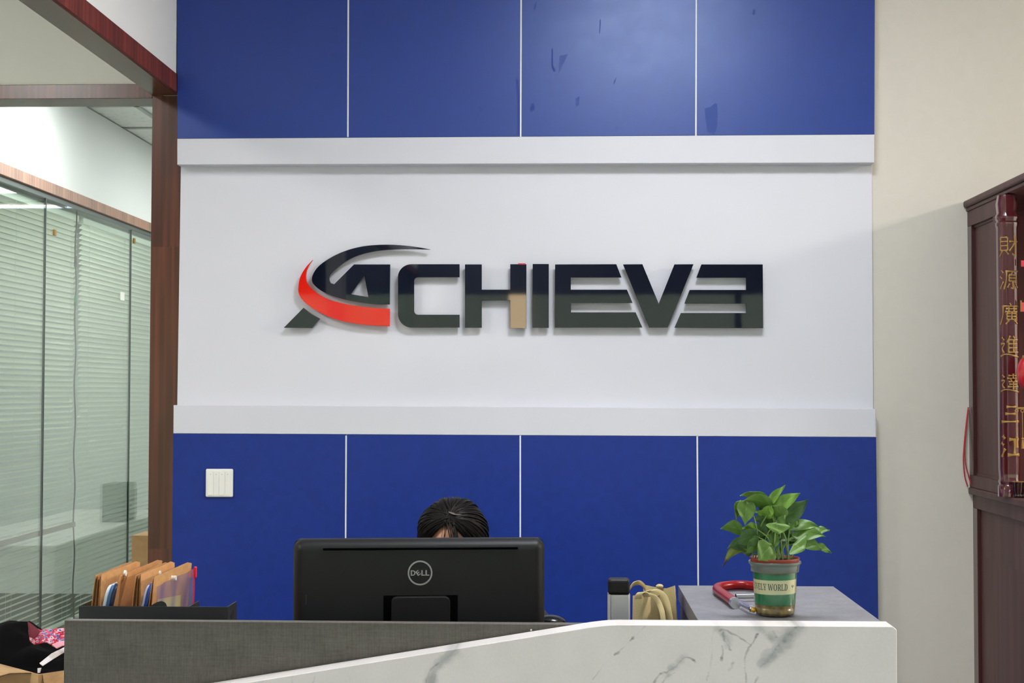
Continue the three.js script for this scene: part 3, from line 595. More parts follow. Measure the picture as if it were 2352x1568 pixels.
  const strand = (az, el1, width, lift, jitter) => {
    const end = capP(az, el1, 0.006), a = part.clone().add(V3(rr(-1, 1) * 0.012 + (az > 0 ? 0.003 : -0.003), rr(-0.002, 0.002), rr(-0.012, 0.012)));
    const pts2 = [];
    for (let q = 0; q <= 9; q++) {
      const s = q / 9, p = a.clone().lerp(end, s).sub(V3(0, 0.03, -0.011));
      const e = p.clone().divide(V3(0.0805, 0.0815, 0.1)).length();
      const r = 1.07 + lift * Math.sin(s * Math.PI) + jitter * Math.sin(s * 5 + az * 9) * 0.012;
      p.multiplyScalar(r / e * (e > 0 ? 1 : 1)); pts2.push(p.add(V3(0, 0.03, -0.011)));
    }
    const c = smooth3(pts2), g = new THREE.TubeGeometry(c, 14, width, 5, false), P2 = g.attributes.position;
    for (let i = 0; i < P2.count; i++) { const s = Math.floor(i / 6) / 14, o = c.getPoint(Math.min(1, s)), k2 = Math.min(1, 0.35 + s * 3) * (1 - 0.75 * s * s); P2.setXYZ(i, o.x + (P2.getX(i) - o.x) * k2, o.y + (P2.getY(i) - o.y) * k2, o.z + (P2.getZ(i) - o.z) * k2); }
    g.computeVertexNormals(); pieces.push(g);
  };
  for (let q = 0; q < 330; q++) { const az = rr(0.95, Math.PI) * (q % 2 ? 1 : -1), A = Math.abs(az); strand(az, A < 1.3 ? rr(-0.35, -0.05) : rr(-0.55, 0.2), rr(0.002, 0.0042), rr(0.01, 0.09) + (A > 1.8 ? 0.04 : 0), rr(0, 1.6)); }
  for (let q = 0; q < 50; q++) { const az = rr(-1.1, -0.88) ; strand(az, rr(-0.15, 0.05), rr(0.0014, 0.003), rr(0.03, 0.07), 1); }
  for (let q = 0; q < 40; q++) strand(rr(0.72, 1.0), rr(-0.15, 0.05), rr(0.0014, 0.003), rr(0.03, 0.07), 1);
  for (let q = 0; q < 9; q++) strand(rr(0.14, 0.34), rr(-0.1, 0.06), rr(0.0012, 0.0022), rr(0.03, 0.06), 1);
  for (let q = 0; q < 9; q++) strand(rr(-0.4, 0.3), rr(-0.1, 0.15), rr(0.0005, 0.001), rr(0.03, 0.06), 1);
  for (let q = 0; q < 26; q++) strand(rr(-0.38, 0.32), rr(0.75, 0.88), rr(0.001, 0.002), rr(0.03, 0.05), 1);
  pieces.push(tube([V3(0, 0.03, -0.105), V3(0, 0.0, -0.135), V3(0, -0.07, -0.14), V3(0, -0.15, -0.12)], 0.02, 16, 10));
  const hairG = join(pieces); hairG.applyMatrix4(headM);
  add('hair', hairG, M.hair, t);
  // the scalp showing at the parting
  const pr = []; for (let i = 0; i <= 10; i++) { const s = i / 10, w = 0.0055 * Math.sin(Math.PI * Math.min(1, 0.15 + s * 0.85)), c = capP(-0.15 + s * 1.0, 1.2 - 0.16 * s, 0.0132); pr.push([c.clone().add(V3(0, 0, -w)), c.clone().add(V3(0, 0.0006, 0)), c.clone().add(V3(0, 0, w))]); }
  const prG = sheet(pr, 0.0008); prG.applyMatrix4(headM); add('parting', prG, std(0x5e5148, 0.8), t);
}
{
  const hx = onZ(1040, 1200, -3.63).x;
  const t = thing('office_chair', 'dark office chair hidden behind the desk, carrying the seated person', 'chair', [hx, 0, -3.86]);
  add('seat', new RoundedBoxGeometry(0.46, 0.06, 0.44, 3, 0.025).translate(0, 0.43, 0.02), std(0x1b1c1f, 0.9), t);
  add('backrest', new RoundedBoxGeometry(0.42, 0.36, 0.04, 3, 0.018).rotateX(-0.12).translate(0, 0.74, -0.235), std(0x1b1c1f, 0.9), t);
  add('back_bracket', box(-0.03, 0.03, 0.4, 0.66, -0.23, -0.21), M.blackMetal, t);
  add('post', new THREE.CylinderGeometry(0.025, 0.025, 0.32, 14).translate(0, 0.25, 0), M.chrome, t);
  for (let k = 0; k < 5; k++) { const l = add('leg', new RoundedBoxGeometry(0.26, 0.03, 0.04, 2, 0.01).translate(0.13, 0.08, 0), M.blackPlastic, t); l.rotation.y = k * Math.PI * 0.4; add('castor', new THREE.CylinderGeometry(0.03, 0.03, 0.03, 14).rotateX(Math.PI / 2).translate(0.25, 0.03, 0), M.blackPlastic, l); }
}

// ---------- venetian blinds behind the glass partition ----------
{
  const slatRows = (len) => { const rows = []; for (let i = 0; i <= 4; i++) { const s = i / 4 * 2 - 1; rows.push([V3(s * 0.0125, 0.0022 * (1 - s * s), -len / 2), V3(s * 0.0125, 0.0022 * (1 - s * s), len / 2)]); } return sheet(rows, 0.0005); };
  const xb = XG - 0.045;
  const spans = [[onX(172, 900, xb).z + 0.012, -5.45, 'venetian blind behind the glass nearest the front, its edge by a hanging cord', 0.42, 0.62], [-9.1, onX(178, 900, xb).z - 0.02, 'venetian blind behind the glass beside the brown corner post', 0.42, 0.72], [-10.9, -9.16, 'venetian blind at the far end of the glass partition', 0.42, 0.72]];
  spans.forEach(([z0, z1, label, yb, tilt]) => {
    const len = z1 - z0, t = thing('venetian_blind', label, 'blind', [xb, yb, (z0 + z1) / 2], 0, 'venetian blinds in the glass partition');
    const top = 2.37 - yb, geo = slatRows(len), n = Math.floor((top - 0.05) / 0.025);
    add('headrail', box(-0.014, 0.014, top - 0.03, top, -len / 2, len / 2, 0.002), M.blind, t);
    for (let k = 0; k < n; k++) { const s = add('slat', geo, M.blind, t); s.position.y = top - 0.045 - k * 0.025; s.rotation.z = tilt + 0.1 * Math.sin(k * 1.7) * rnd(); }
    add('bottom_rail', box(-0.011, 0.011, 0, 0.014, -len / 2, len / 2, 0.003), M.blind, t);
    const nl = Math.max(2, Math.round(len / 0.5));
    for (let k = 0; k < nl; k++) for (const s of [-1, 1]) { const z = -len / 2 + 0.1 + (len - 0.2) * k / (nl - 1); add('ladder_cord', new THREE.CylinderGeometry(0.0006, 0.0006, top - 0.03, 5).translate(s * 0.012, (top - 0.03) / 2, z), M.blind, t); }
  });
  // brown cord with its plastic tassels at the joint of the two blinds
  const pts = []; for (let i = 0; i <= 30; i++) { const y = 460 + i * 32; pts.push(onX(175 + 1.6 * Math.sin(i * 1.3) - i * 0.22, y, XG - 0.022)); }
  const c = thing('blind_cord', 'thin brown wavy cord hanging between two blinds behind the glass', 'cord', pts[0].toArray());
  add('cord', tube(pts.map(p => p.clone().sub(pts[0])), 0.0035, 120, 6), std(0x4a3a2c, 0.7), c);
  for (const y of [600, 690]) { const p = onX(174, y, XG - 0.022).sub(pts[0]); add('tassel', new THREE.CylinderGeometry(0.006, 0.008, 0.05, 10).translate(p.x, p.y, p.z), y === 690 ? std(0x4e9a62, 0.5) : std(0x5a4432, 0.6), c); }
  // mid rail on the glass
  const a = onX(0, 1245, XG - 0.02), b = onX(171, 1207, XG - 0.02);
  struct('trim_6', box(XG - 0.03, XG - 0.014, (a.y + b.y) / 2 - 0.011, (a.y + b.y) / 2 + 0.011, b.z, -5.05, 0.003), std(0x5a4a34, 0.5));
  const s = onX(283, 680, XG), tg = thing('door_sticker', 'small white sticker on the glass partition left of the brown post', 'sticker', s.toArray());
  add('paper', box(-0.0045, -0.0038, -0.022, 0.022, -0.035, 0.035), M.whitePlastic, tg);
  for (const [px, py] of [[125, 534], [308, 553]]) { const p = onX(px, py, XG); const k = thing('glass_clip', px < 200 ? 'tiny brass clip at the top of the nearer glass joint' : 'tiny brass clip at the top of the glass joint beside the brown post', 'clip', p.toArray()); add('clip', box(-0.0039, 0.006, -0.014, 0.014, -0.012, 0.012, 0.002), M.gold, k); }
}

// furniture on the far side of the corridor, mirrored faintly in the glass
{
  const t = thing('desk', 'white desk deep in the corridor, faintly mirrored in the glass partition', 'desk', [-1.62, 0, -9.0]);
  add('top', box(-0.35, 0.35, 0.67, 0.7, -1.2, 1.2, 0.003), M.whitePlastic, t);
  add('modesty_panel', box(-0.34, -0.32, 0.05, 0.669, -1.15, 1.15), M.whitePlastic, t);
  for (const s of [-1, 1]) add('leg_panel', box(-0.34, 0.34, 0, 0.669, s * 1.17 - 0.02, s * 1.17 + 0.02), M.whitePlastic, t);
  const m = thing('desk_cabinet', 'dark grey box on the white corridor desk, mirrored in the glass', 'box', [-1.85, 0.7005, -9.3]);
  add('housing', new RoundedBoxGeometry(0.15, 0.24, 0.24, 2, 0.01).translate(0, 0.12, 0), std(0x55605a, 0.7), m);
  add('front', box(-0.083, -0.076, 0.03, 0.2, -0.1, 0.1, 0.002), std(0x3f4844, 0.5), m);
}

// ---------- cartons ----------
function carton(name, label, at, turn, w, h, d, open) {
  const t = thing(name, label, 'box', at, turn);
  add('wall', box(-w / 2, w / 2, 0, h, d / 2 - 0.005, d / 2), M.carton, t); add('wall', box(-w / 2, w / 2, 0, h, -d / 2, -d / 2 + 0.005), M.carton, t);
  add('wall', box(-w / 2, -w / 2 + 0.005, 0, h, -d / 2 + 0.005, d / 2 - 0.005), M.carton, t); add('wall', box(w / 2 - 0.005, w / 2, 0, h, -d / 2 + 0.005, d / 2 - 0.005), M.carton, t);
  add('bottom', box(-w / 2 + 0.005, w / 2 - 0.005, 0, 0.005, -d / 2 + 0.005, d / 2 - 0.005), M.carton, t);
  if (!open) { add('flap', box(-w / 2, w / 2, h, h + 0.004, -d / 2, -0.002), M.carton, t); add('flap', box(-w / 2, w / 2, h, h + 0.004, 0.002, d / 2), M.carton, t); add('tape', box(-w / 2, w / 2, h + 0.0041, h + 0.0046, -0.025, 0.025), std(0xa98755, 0.25), t); }
  return t;
}
{
  const zc = -5.45, l = onZ(303, 1232, zc);
  carton('tall_carton', 'tall closed brown carton standing behind the brown corner post', [l.x + 0.22, 0, zc - 0.2], 0, 0.44, l.y, 0.4, false);
  // open carton on another carton, bottom left
  const c = onZ(88, 1549, -3.2), turn = -0.72, w = 0.46, d = 0.4, h = 0.34;
  // the near corner is (w/2, d/2) in the box's own axes
  const cs = Math.cos(turn), sn = Math.sin(turn), kx = w / 2 * cs + d / 2 * sn, kz = -w / 2 * sn + d / 2 * cs;
  const at = [c.x - kx, c.y - h, c.z - kz];
  carton('lower_carton', 'brown carton underneath the open carton of clothes', [at[0], 0, at[2]], turn, w + 0.02, at[1] - 0.0047, d + 0.02, false);
  const t = carton('open_carton', 'open brown carton holding dark and flowered clothes left of the desk', at, turn, w, h, d, true);
  const flap = (pts) => add('flap', sheet(pts, 0.004), M.carton, t);
  const y = h;
  flap([[V3(-w / 2, y, d / 2), V3(w / 2 - 0.03, y, d / 2)], [V3(-w / 2, y + 0.004, d / 2 + 0.05), V3(w / 2 - 0.05, y + 0.002, d / 2 + 0.04)], [V3(-w / 2, y - 0.015, d / 2 + 0.11), V3(w / 2 - 0.1, y - 0.02, d / 2 + 0.085)]]);
  flap([[V3(w / 2, y, d / 2 - 0.01), V3(w / 2, y, -d / 2)], [V3(w / 2 + 0.02, y - 0.07, d / 2 - 0.01), V3(w / 2 + 0.02, y - 0.07, -d / 2)], [V3(w / 2 + 0.035, y - 0.16, d / 2 - 0.03), V3(w / 2 + 0.035, y - 0.16, -d / 2)]]);
  // black garment heaped in it
  const g1 = thing('black_garment', 'crumpled black knitted garment heaped in the open carton', 'clothing', at, turn);
  const rows = [];
  for (let i = 0; i <= 40; i++) { const row = []; for (let j = 0; j <= 40; j++) {
    const u = j / 40 * 2 - 1, v = i / 40 * 2 - 1;
    const e = Math.max(0, 1 - Math.pow(Math.abs(u), 3)) * Math.max(0, 1 - Math.pow(Math.abs(v), 3));
    const f = noise(j * 0.21 + i * 0.09, i * 0.16, 1) * 0.03 + noise(j * 0.5, i * 0.45, 2) * 0.016;
    const hump = 0.1 * Math.exp(-(((u + 0.55) / 0.6) ** 2) - (((v - 0.6) / 0.6) ** 2));
    row.push(V3(u * (w / 2 - 0.008), h - 0.055 + 0.03 * e + hump * Math.sqrt(e) + f * e, v * (d / 2 - 0.008)));
  } rows.push(row); }
  add('cloth', sheet(rows, 0.004), std(0x070607, 0.98, { specularIntensity: 0.2 }), g1);
  // flowered cloth lying over it: from the photograph's outline, at its own depth
  const dF = -3.3, q = (x, yy, z) => onZ(x, yy, z);
  const flower = texture(256, 256, (u, v) => {
    const cu = u * 6, cv2 = v * 4, iu = Math.floor(cu), iv = Math.floor(cv2), ox = lat[2][iv * 64 + iu] * 0.5 + 0.25, oy = lat[3][iv * 64 + iu] * 0.5 + 0.25;
    const r = Math.hypot(cu - iu - ox, cv2 - iv - oy), k = lat[4][iv * 64 + iu];
    if (r < 0.14) return [56, 78, 128]; if (r < 0.3) return k > 0.45 ? [206, 190, 204] : [120, 138, 190];
    return noise(u * 24, v * 24, 5, 24) > 0.66 ? [222, 168, 180] : [186, 36, 62];
  });
  const g2 = thing('flowered_cloth', 'red cloth printed with white and blue flowers on the black garment', 'clothing', q(65, 1460, dF).toArray());
  const o = g2.position.clone();
  const topY = [[66, 1432], [78, 1441], [92, 1447], [110, 1446], [128, 1444], [147, 1442], [165, 1443]], low = [[68, 1470], [80, 1480], [95, 1476], [108, 1474], [120, 1482], [132, 1489], [165, 1475]];
  const fr = [];
  for (let i = 0; i <= 10; i++) { const row = []; for (let j = 0; j < 25; j++) {
    const s = j / 24 * 6, a = Math.min(5, Math.floor(s)), f = s - a, m = (L, k) => L[a][k] + (L[a + 1][k] - L[a][k]) * f;
    const v = i / 10, x = m(topY, 0) * (1 - v) + m(low, 0) * v, yy = m(topY, 1) * (1 - v) + m(low, 1) * v;
    row.push(q(x, yy, dF - 0.06 + v * 0.1 + 0.012 * Math.sin(j * 1.1 + i * 0.6)).sub(o));
  } fr.push(row); }
  add('cloth', sheet(fr, 0.003), new THREE.MeshPhysicalMaterial({ map: flower, roughness: 0.85 }), g2);
  add('collar', sheet([[q(64, 1428, -3.3), q(70, 1432, -3.29), q(80, 1440, -3.3)], [q(66, 1446, -3.27), q(74, 1452, -3.26), q(92, 1450, -3.27)], [q(68, 1462, -3.26), q(78, 1466, -3.25), q(86, 1461, -3.26)]].map(r => r.map(p => p.sub(o))), 0.003), std(0x5c0f1e, 0.9), g2);
  add('lining', sheet([[q(120, 1480, -3.25), q(136, 1474, -3.25), q(165, 1468, -3.25)], [q(130, 1489, -3.235), q(142, 1483, -3.235), q(165, 1478, -3.235)]].map(r => r.map(p => p.sub(o))), 0.003), std(0xdc9aa6, 0.9), g2);
  const g3 = thing('white_card', 'folded white paper slip tucked along the rim of the open carton', 'paper', q(90, 1525, -3.22).toArray());
  const o3 = g3.position.clone();
  add('sheet', sheet([[q(91, 1523, -3.215), q(118, 1501, -3.25), q(165, 1478, -3.27)], [q(98, 1529, -3.205), q(124, 1512, -3.24), q(165, 1487, -3.26)]].map(r => r.map(p => p.sub(o3))), 0.002), std(0xd6d2d2, 0.7), g3);
  add('tab', sheet([[q(86.5, 1534, -3.19), q(95, 1533, -3.19)], [q(86.5, 1545, -3.188), q(92, 1545, -3.188)]].map(r => r.map(p => p.sub(o3))), 0.002), std(0xd6d2d2, 0.7), g3);
}

// ---------- file rack with kraft wallets ----------
{
  const zT = -2.88, P = (x, y, z = zT) => onZ(x, y, z);
  const a = P(181, 1391), b = P(523, 1391), base = 0.7505;
  const t = thing('file_rack', 'black metal file rack behind the left end of the grey desk front', 'file rack', [a.x, base, zT]);
  const w = b.x - a.x, h = a.y - base;
  add('front_plate', box(0, w, 0, h, -0.002, 0, 0.0006), M.blackMetal, t);
  add('bottom', box(0.002, w - 0.002, 0, 0.003, -0.27, -0.002), M.blackMetal, t);
  const side = (x, holes) => {
    const s = new THREE.Shape([[0.001, 0], [0.27, 0], [0.27, h - 0.2], [0.09, h - 0.16], [0.078, h], [0.001, h]].map(([p, q]) => new THREE.Vector2(p, q)));
    if (holes) for (const [u, v] of [[0.025, 0.02], [0.035, 0.018], [0.046, 0.016], [0.025, 0.05], [0.035, 0.05]]) s.holes.push(new THREE.Path([[u, h - v - 0.017], [u, h - v], [u + 0.005, h - v + 0.003], [u + 0.005, h - v - 0.014]].map(([p, q]) => new THREE.Vector2(p, q))));
    const g = new THREE.ExtrudeGeometry(s, { depth: 0.002, bevelEnabled: false }); g.rotateY(Math.PI / 2); g.translate(x, 0, 0);
    return g;
  };
  add('side_plate', side(0.0, false), M.blackMetal, t); add('side_plate', side(w - 0.002, true), M.blackMetal, t);
  add('divider', side(P(432, 1391).x - a.x, false), M.blackMetal, t);
  const tab = P(366, 1391, -2.885);
  const ts = new THREE.Shape(); ts.moveTo(-0.017, -0.06); ts.lineTo(0.015, -0.06); ts.lineTo(0.015, -0.002); ts.quadraticCurveTo(0.014, 0.008, 0.004, 0.0095); ts.quadraticCurveTo(-0.006, 0.008, -0.017, 0);
  add('index_tab', new THREE.ExtrudeGeometry(ts, { depth: 0.002, bevelEnabled: false }).translate(tab.x - a.x, tab.y - base, -0.006), M.blackMetal, t);

  // a wallet: front edge at image x0..x1 (bottom) and X0..X1 (top), top of its front edge at yf, receding `deep`
  const floorY = base + 0.004;
  function wallet(label, x0, x1, X0, X1, yf, z, deep, pleats, back) {
    const f0 = P(x0, 1391, z), f1 = P(x1, 1391, z), t0 = P(X0, yf, z), t1 = P(X1, yf + 1, z);
    const g = thing('kraft_wallet', label, 'folder', [f0.x, floorY, z], 0, 'kraft paper wallets in the file rack');
    const low = (f, tt) => tt.x + (f.x - tt.x) * (tt.y - floorY) / (tt.y - f.y);
    const X = (u, yy) => { const a0 = low(f0, t0), a1 = low(f1, t1), s = (yy - floorY) / (t0.y - floorY); const A = a0 + (t0.x - a0) * s, Bx = a1 + (t1.x - a1) * s; return A + (Bx - A) * u - f0.x; };
    const cover = (u, dz, top) => { const rows = []; for (let i = 0; i <= 10; i++) { const yy = floorY + (top - floorY) * i / 10, row = []; for (let j = 0; j <= 8; j++) { const zz = -deep * j / 8 - dz; let y2 = yy - floorY; const cr = 0.012; if (i === 10 && j === 8) y2 -= 0.006; row.push(V3(X(u, yy) + 0.0012 * Math.sin(j * 0.8 + u * 4) , y2, zz)); } rows.push(row); } return sheet(rows, 0.0014); };
    add('cover', cover(1, 0, t0.y), M.kraft, g);
    add('cover', cover(0, 0.002, t0.y - 0.002), M.kraft, g);
    for (let k = 1; k <= pleats; k++) {
      const u = k / (pleats + 1), rows = [];
      for (let i = 0; i <= 8; i++) { const yy = floorY + (t0.y - 0.004 - floorY) * i / 8, row = []; for (let j = 0; j <= 6; j++) row.push(V3(X(u + (i / 8 > 0.6 ? (k % 2 ? 0.5 : -0.5) * (i / 8 - 0.6) / (pleats + 1) * 2 : 0), yy), yy - floorY, -0.004 - (deep - 0.01) * j / 6)); rows.push(row); }
      add('pleat', sheet(rows, 0.001), k % 2 ? M.kraftDark : M.kraft, g);
    }
    if (back) { const p = onX(back[0], back[1], X(1, t0.y - 0.03) + f0.x + 0.001); add('button', new THREE.CylinderGeometry(0.006, 0.006, 0.004, 16).rotateZ(Math.PI / 2).translate(X(1, p.y) + 0.002, p.y - floorY, p.z - z), M.whitePlastic, g); }
    return { g, X, f0, t0 };
  }
  wallet('leftmost kraft paper wallet in the rack, thick with folded pleats', 210, 231, 218.5, 234, 1319, -2.92, 0.265, 4, null);
  wallet('narrow kraft paper wallet just right of the blue and white sleeves', 259, 262, 272.5, 275.5, 1321, -2.92, 0.31, 1, [280, 1316]);
  wallet('thick pleated kraft paper wallet in the middle right of the rack', 303, 325, 312, 324.5, 1318, -2.92, 0.25, 4, [366, 1317]);
  const D = wallet('rightmost kraft paper wallet, behind a clear zip pouch', 341, 350, 351, 355, 1325, -2.9, 0.29, 1, null);
  // plastic sleeves between the wallets
  function sleeve(label, col, x0, x1, yf, z, deep, rough = 0.25) {
    const p0 = P(x0, 1391, z), p1 = P(x1, 1391, z), top = P(x0, yf, z).y, lean = 0.012;
    const g = thing('plastic_sleeve', label, 'folder', [p0.x, floorY, z], 0, 'plastic document sleeves in the file rack');
    const s = new THREE.Shape(), H = top - floorY, r = 0.02; s.moveTo(0, 0); s.lineTo(deep, 0); s.lineTo(deep, H); s.lineTo(r, H); s.quadraticCurveTo(0.002, H, 0, H - r); s.lineTo(0, 0);
    const geo = new THREE.ExtrudeGeometry(s, { depth: (p1.x - p0.x) - 0.0012, bevelEnabled: true, bevelSize: 0.0006, bevelThickness: 0.0006, bevelSegments: 1 }); geo.rotateY(Math.PI / 2); 
    const pa = geo.attributes.position; for (let i = 0; i < pa.count; i++) pa.setX(i, pa.getX(i) + lean * (pa.getY(i) - (P(x0, 1391, z).y - floorY)) / 0.06); geo.computeVertexNormals();
    add('sleeve', geo, std(col, rough), g);
  }
  sleeve('pale grey white plastic sleeve between the two left kraft wallets', 0xc3ccd4, 236.5, 242.5, 1346, -2.9, 0.18);
  sleeve('slate blue plastic sleeve next to the pale sleeve in the rack', 0x4b6f98, 243.2, 250, 1345, -2.905, 0.19);
  sleeve('dark navy plastic sleeve against the narrow kraft wallet', 0x23304f, 250.6, 258, 1341, -2.91, 0.2);
  sleeve('lavender grey plastic sleeve right of the thick pleated wallet', 0xa3a4c4, 326, 331, 1346, -2.9, 0.16);
  sleeve('bright blue plastic sleeve beside the rightmost kraft wallet', 0x2c55a8, 331.6, 339.5, 1340, -2.905, 0.17);
  // clear zip pouch with a yellow slip on the right face of the last wallet
  const xp = D.X(1, D.t0.y - 0.05) + D.f0.x + 0.006;
  const Q = (x, y, dx = 0) => onX(x, y, xp + dx);
  const c0 = Q(357, 1347), c1 = Q(441.5, 1306);
  const pz = thing('zip_pouch', 'clear plastic zip pouch with a red zip and a yellow slip inside', 'pouch', [xp, floorY, c0.z]);
  const yTop = c0.y - floorY, dz = c1.z - c0.z, rows = [];
  for (let i = 0; i <= 14; i++) { const row = []; for (let j = 0; j <= 14; j++) { const yy = yTop * (1 - i / 14); row.push(V3(0.012 * (yy / yTop - 0.8) + 0.002 * Math.sin(j * 1.3 + i * 0.5) + 0.0015 * Math.sin(i * 0.9 - j * 0.4), yy + (c1.y - c0.y) * j / 14 * (1 - i / 14), dz * j / 14)); } rows.push(row); }
  add('clear_film', sheet(rows, 0.0004), new THREE.MeshPhysicalMaterial({ color: 0xf4f0f2, roughness: 0.12, transmission: 0.93, thickness: 0, ior: 1.4 }), pz);
  add('zip_tape', sheet(rows.map(r => [r[14], r[14].clone().add(V3(0.001, 0, -0.007))]), 0.0012), std(0xc2203a, 0.5), pz);
  const pull = rows[0][14]; add('zip_pull', new RoundedBoxGeometry(0.006, 0.024, 0.008, 2, 0.002).translate(pull.x + 0.003, pull.y - 0.008, pull.z - 0.007), std(0xe22238, 0.35), pz);
  const n0 = Q(366, 1376), n1 = Q(418, 1366);
  add('yellow_slip', sheet([[V3(-0.003, n0.y - floorY, n0.z - c0.z), V3(-0.003, n1.y - floorY, n1.z - c0.z)], [V3(-0.006, n0.y - floorY - 0.1, n0.z - c0.z), V3(-0.006, n1.y - floorY - 0.1, n1.z - c0.z)]], 0.0006), std(0xe6e070, 0.7), pz);
  const bt = Q(397, 1327); add('button', new THREE.CylinderGeometry(0.005, 0.005, 0.012, 16).rotateZ(Math.PI / 2).translate(0.001, bt.y - floorY, bt.z - c0.z), M.whitePlastic, pz);
}

// ---------- aluminium post with black cap, tote bag, small black device ----------
{
  const z = -2.93, a = onZ(1396.5, 1366, z), b = onZ(1447.5, 1366, z), top = onZ(1420, 1330.5, z).y, w = b.x - a.x;
  const t = thing('aluminium_post', 'silver aluminium upright with a black plastic cap beside the tote bag', 'stand', [(a.x + b.x) / 2, 0.7505, z - 0.02]);
  const hA = a.y - 0.7505;
  const s = new THREE.Shape(); const W2 = w / 2; [[-W2, -0.02], [W2, -0.02], [W2, 0.014], [W2 - 0.0035, 0.019], [-W2 + 0.0065, 0.019], [-W2 + 0.0065, 0.016], [-W2 + 0.0045, 0.016], [-W2 + 0.0045, 0.019], [-W2, 0.016]].forEach(([p, q], i) => i ? s.lineTo(p, -q) : s.moveTo(p, -q));
  add('profile', new THREE.ExtrudeGeometry(s, { depth: hA - 0.006, bevelEnabled: false }).rotateX(-Math.PI / 2).translate(0, 0.006, 0), M.aluminium, t);
  add('face_plate', box(-W2 + 0.0085, W2 - 0.005, 0.01, hA - 0.001, 0.0188, 0.0198, 0.0004), M.aluminium, t);
  add('cap', new RoundedBoxGeometry(w - 0.001, top - a.y, 0.041, 4, 0.006).translate(0, (a.y + top) / 2 - 0.7505, 0), M.blackPlastic, t);
  add('foot', box(-W2 - 0.01, W2 + 0.01, 0, 0.006, -0.05, 0.05, 0.001), M.blackPlastic, t);
}
{
  const z = -3.06, P = (x, y, zz = z) => onZ(x, y, zz), yb = 0.7515;
  const o = P(1505, 1400).setY(yb);
  const t = thing('tote_bag', 'folded beige cloth tote bag with looping handles standing behind the marble slab', 'bag', o.toArray());
  const L = p => p.sub(o), down = (x, zz) => { const p = P(x, 1500, zz); p.y = yb; return p; };
  const panel = (tops, bots, bulge = 0) => { const n = tops.length, rows = []; for (let i = 0; i <= 14; i++) rows.push(tops.map((p, j) => { const q = p.clone().lerp(bots[j], i / 14); q.z += bulge * Math.sin(Math.PI * j / (n - 1)) * Math.sin(i * 0.5) ; return L(q); })); return sheet(rows, 0.0025); };
  add('front_panel', panel([P(1454, 1367.5, -3.03), P(1464, 1366, -3.025), P(1476, 1361, -3.022), P(1488, 1363, -3.035)], [down(1447, -3.0), down(1456, -3.0), down(1468, -3.0), down(1478, -3.02)]), M.tote, t);
  add('gusset', panel([P(1487, 1364, -3.036), P(1496, 1372, -3.085), P(1506, 1372, -3.12), P(1516, 1366, -3.13), P(1523, 1358, -3.1)], [down(1478, -3.02), down(1496, -3.06), down(1512, -3.09), down(1530, -3.09), down(1548, -3.07)]), M.tote, t);
  add('back_panel', panel([P(1523, 1357, -3.1), P(1536, 1350, -3.08), P(1549.5, 1344.5, -3.07)], [down(1556, -3.06), down(1568, -3.045), down(1580, -3.03)]), M.tote, t);
  add('rear_face', panel([P(1478, 1342, -3.16), P(1496, 1346, -3.165), P(1515, 1350, -3.16), P(1532, 1350.5, -3.14), P(1549.5, 1345, -3.072)], [down(1480, -3.14), down(1505, -3.14), down(1530, -3.13), down(1555, -3.11), down(1580, -3.032)]), M.tote, t);
  const up = V3(0.15, 0.85, 0.35), hand = (pts, w, across) => add('handle', strap(pts.map(([x, y, zz]) => L(P(x, y, zz))), w, across, 0.002, 26), M.tote, t);
  hand([[1447, 1350, -3.1], [1455, 1341, -3.1], [1467, 1338, -3.1], [1477, 1343, -3.12], [1483, 1352, -3.14]], 0.011, V3(0.2, 0.8, 0.5));
  hand([[1480, 1360, -3.05], [1492, 1357, -3.05], [1506, 1356, -3.04], [1519, 1362, -3.03], [1530, 1378, -3.02], [1536, 1400, -3.01], [1542, 1430, -3.0]], 0.012, V3(0.75, 0.5, 0.4));
  hand([[1487, 1364, -3.03], [1499, 1367, -3.025], [1510, 1378, -3.02], [1518, 1395, -3.01], [1522, 1412, -3.0], [1525, 1436, -2.99]], 0.011, V3(0.85, 0.3, 0.4));
  hand([[1466, 1374, -3.012], [1467, 1366, -3.01], [1473, 1360.5, -3.01], [1481, 1362, -3.012], [1486, 1370, -3.014]], 0.014, V3(0.9, 0.1, 0.35));
  add('seam_knot', new THREE.SphereGeometry(0.008, 14, 10).scale(1, 0.6, 0.8).translate(...L(P(1515, 1346, -3.15)).toArray()), M.tote, t);
}
{
  const p = onZ(1268, 1436, -3.2);
  const t = thing('small_black_device', 'small black rounded device peeking over the desk front right of the monitor', 'device', [p.x, 0.7505, -3.22]);
  const hh = onZ(1268, 1416, -3.2).y - 0.7505;
  add('stem', new THREE.CylinderGeometry(0.014, 0.018, hh - 0.02, 16).translate(0, (hh - 0.02) / 2, 0), M.blackPlastic, t);
  add('head', new THREE.SphereGeometry(1, 28, 18).scale(0.03, 0.014, 0.03).rotateZ(-0.12).translate(0.002, hh - 0.013, 0), new THREE.MeshPhysicalMaterial({ color: 0x0c0c0c, roughness: 0.2 }), t);
  add('base', new THREE.CylinderGeometry(0.045, 0.05, 0.01, 24).translate(0, 0.005, 0), M.blackPlastic, t);
}

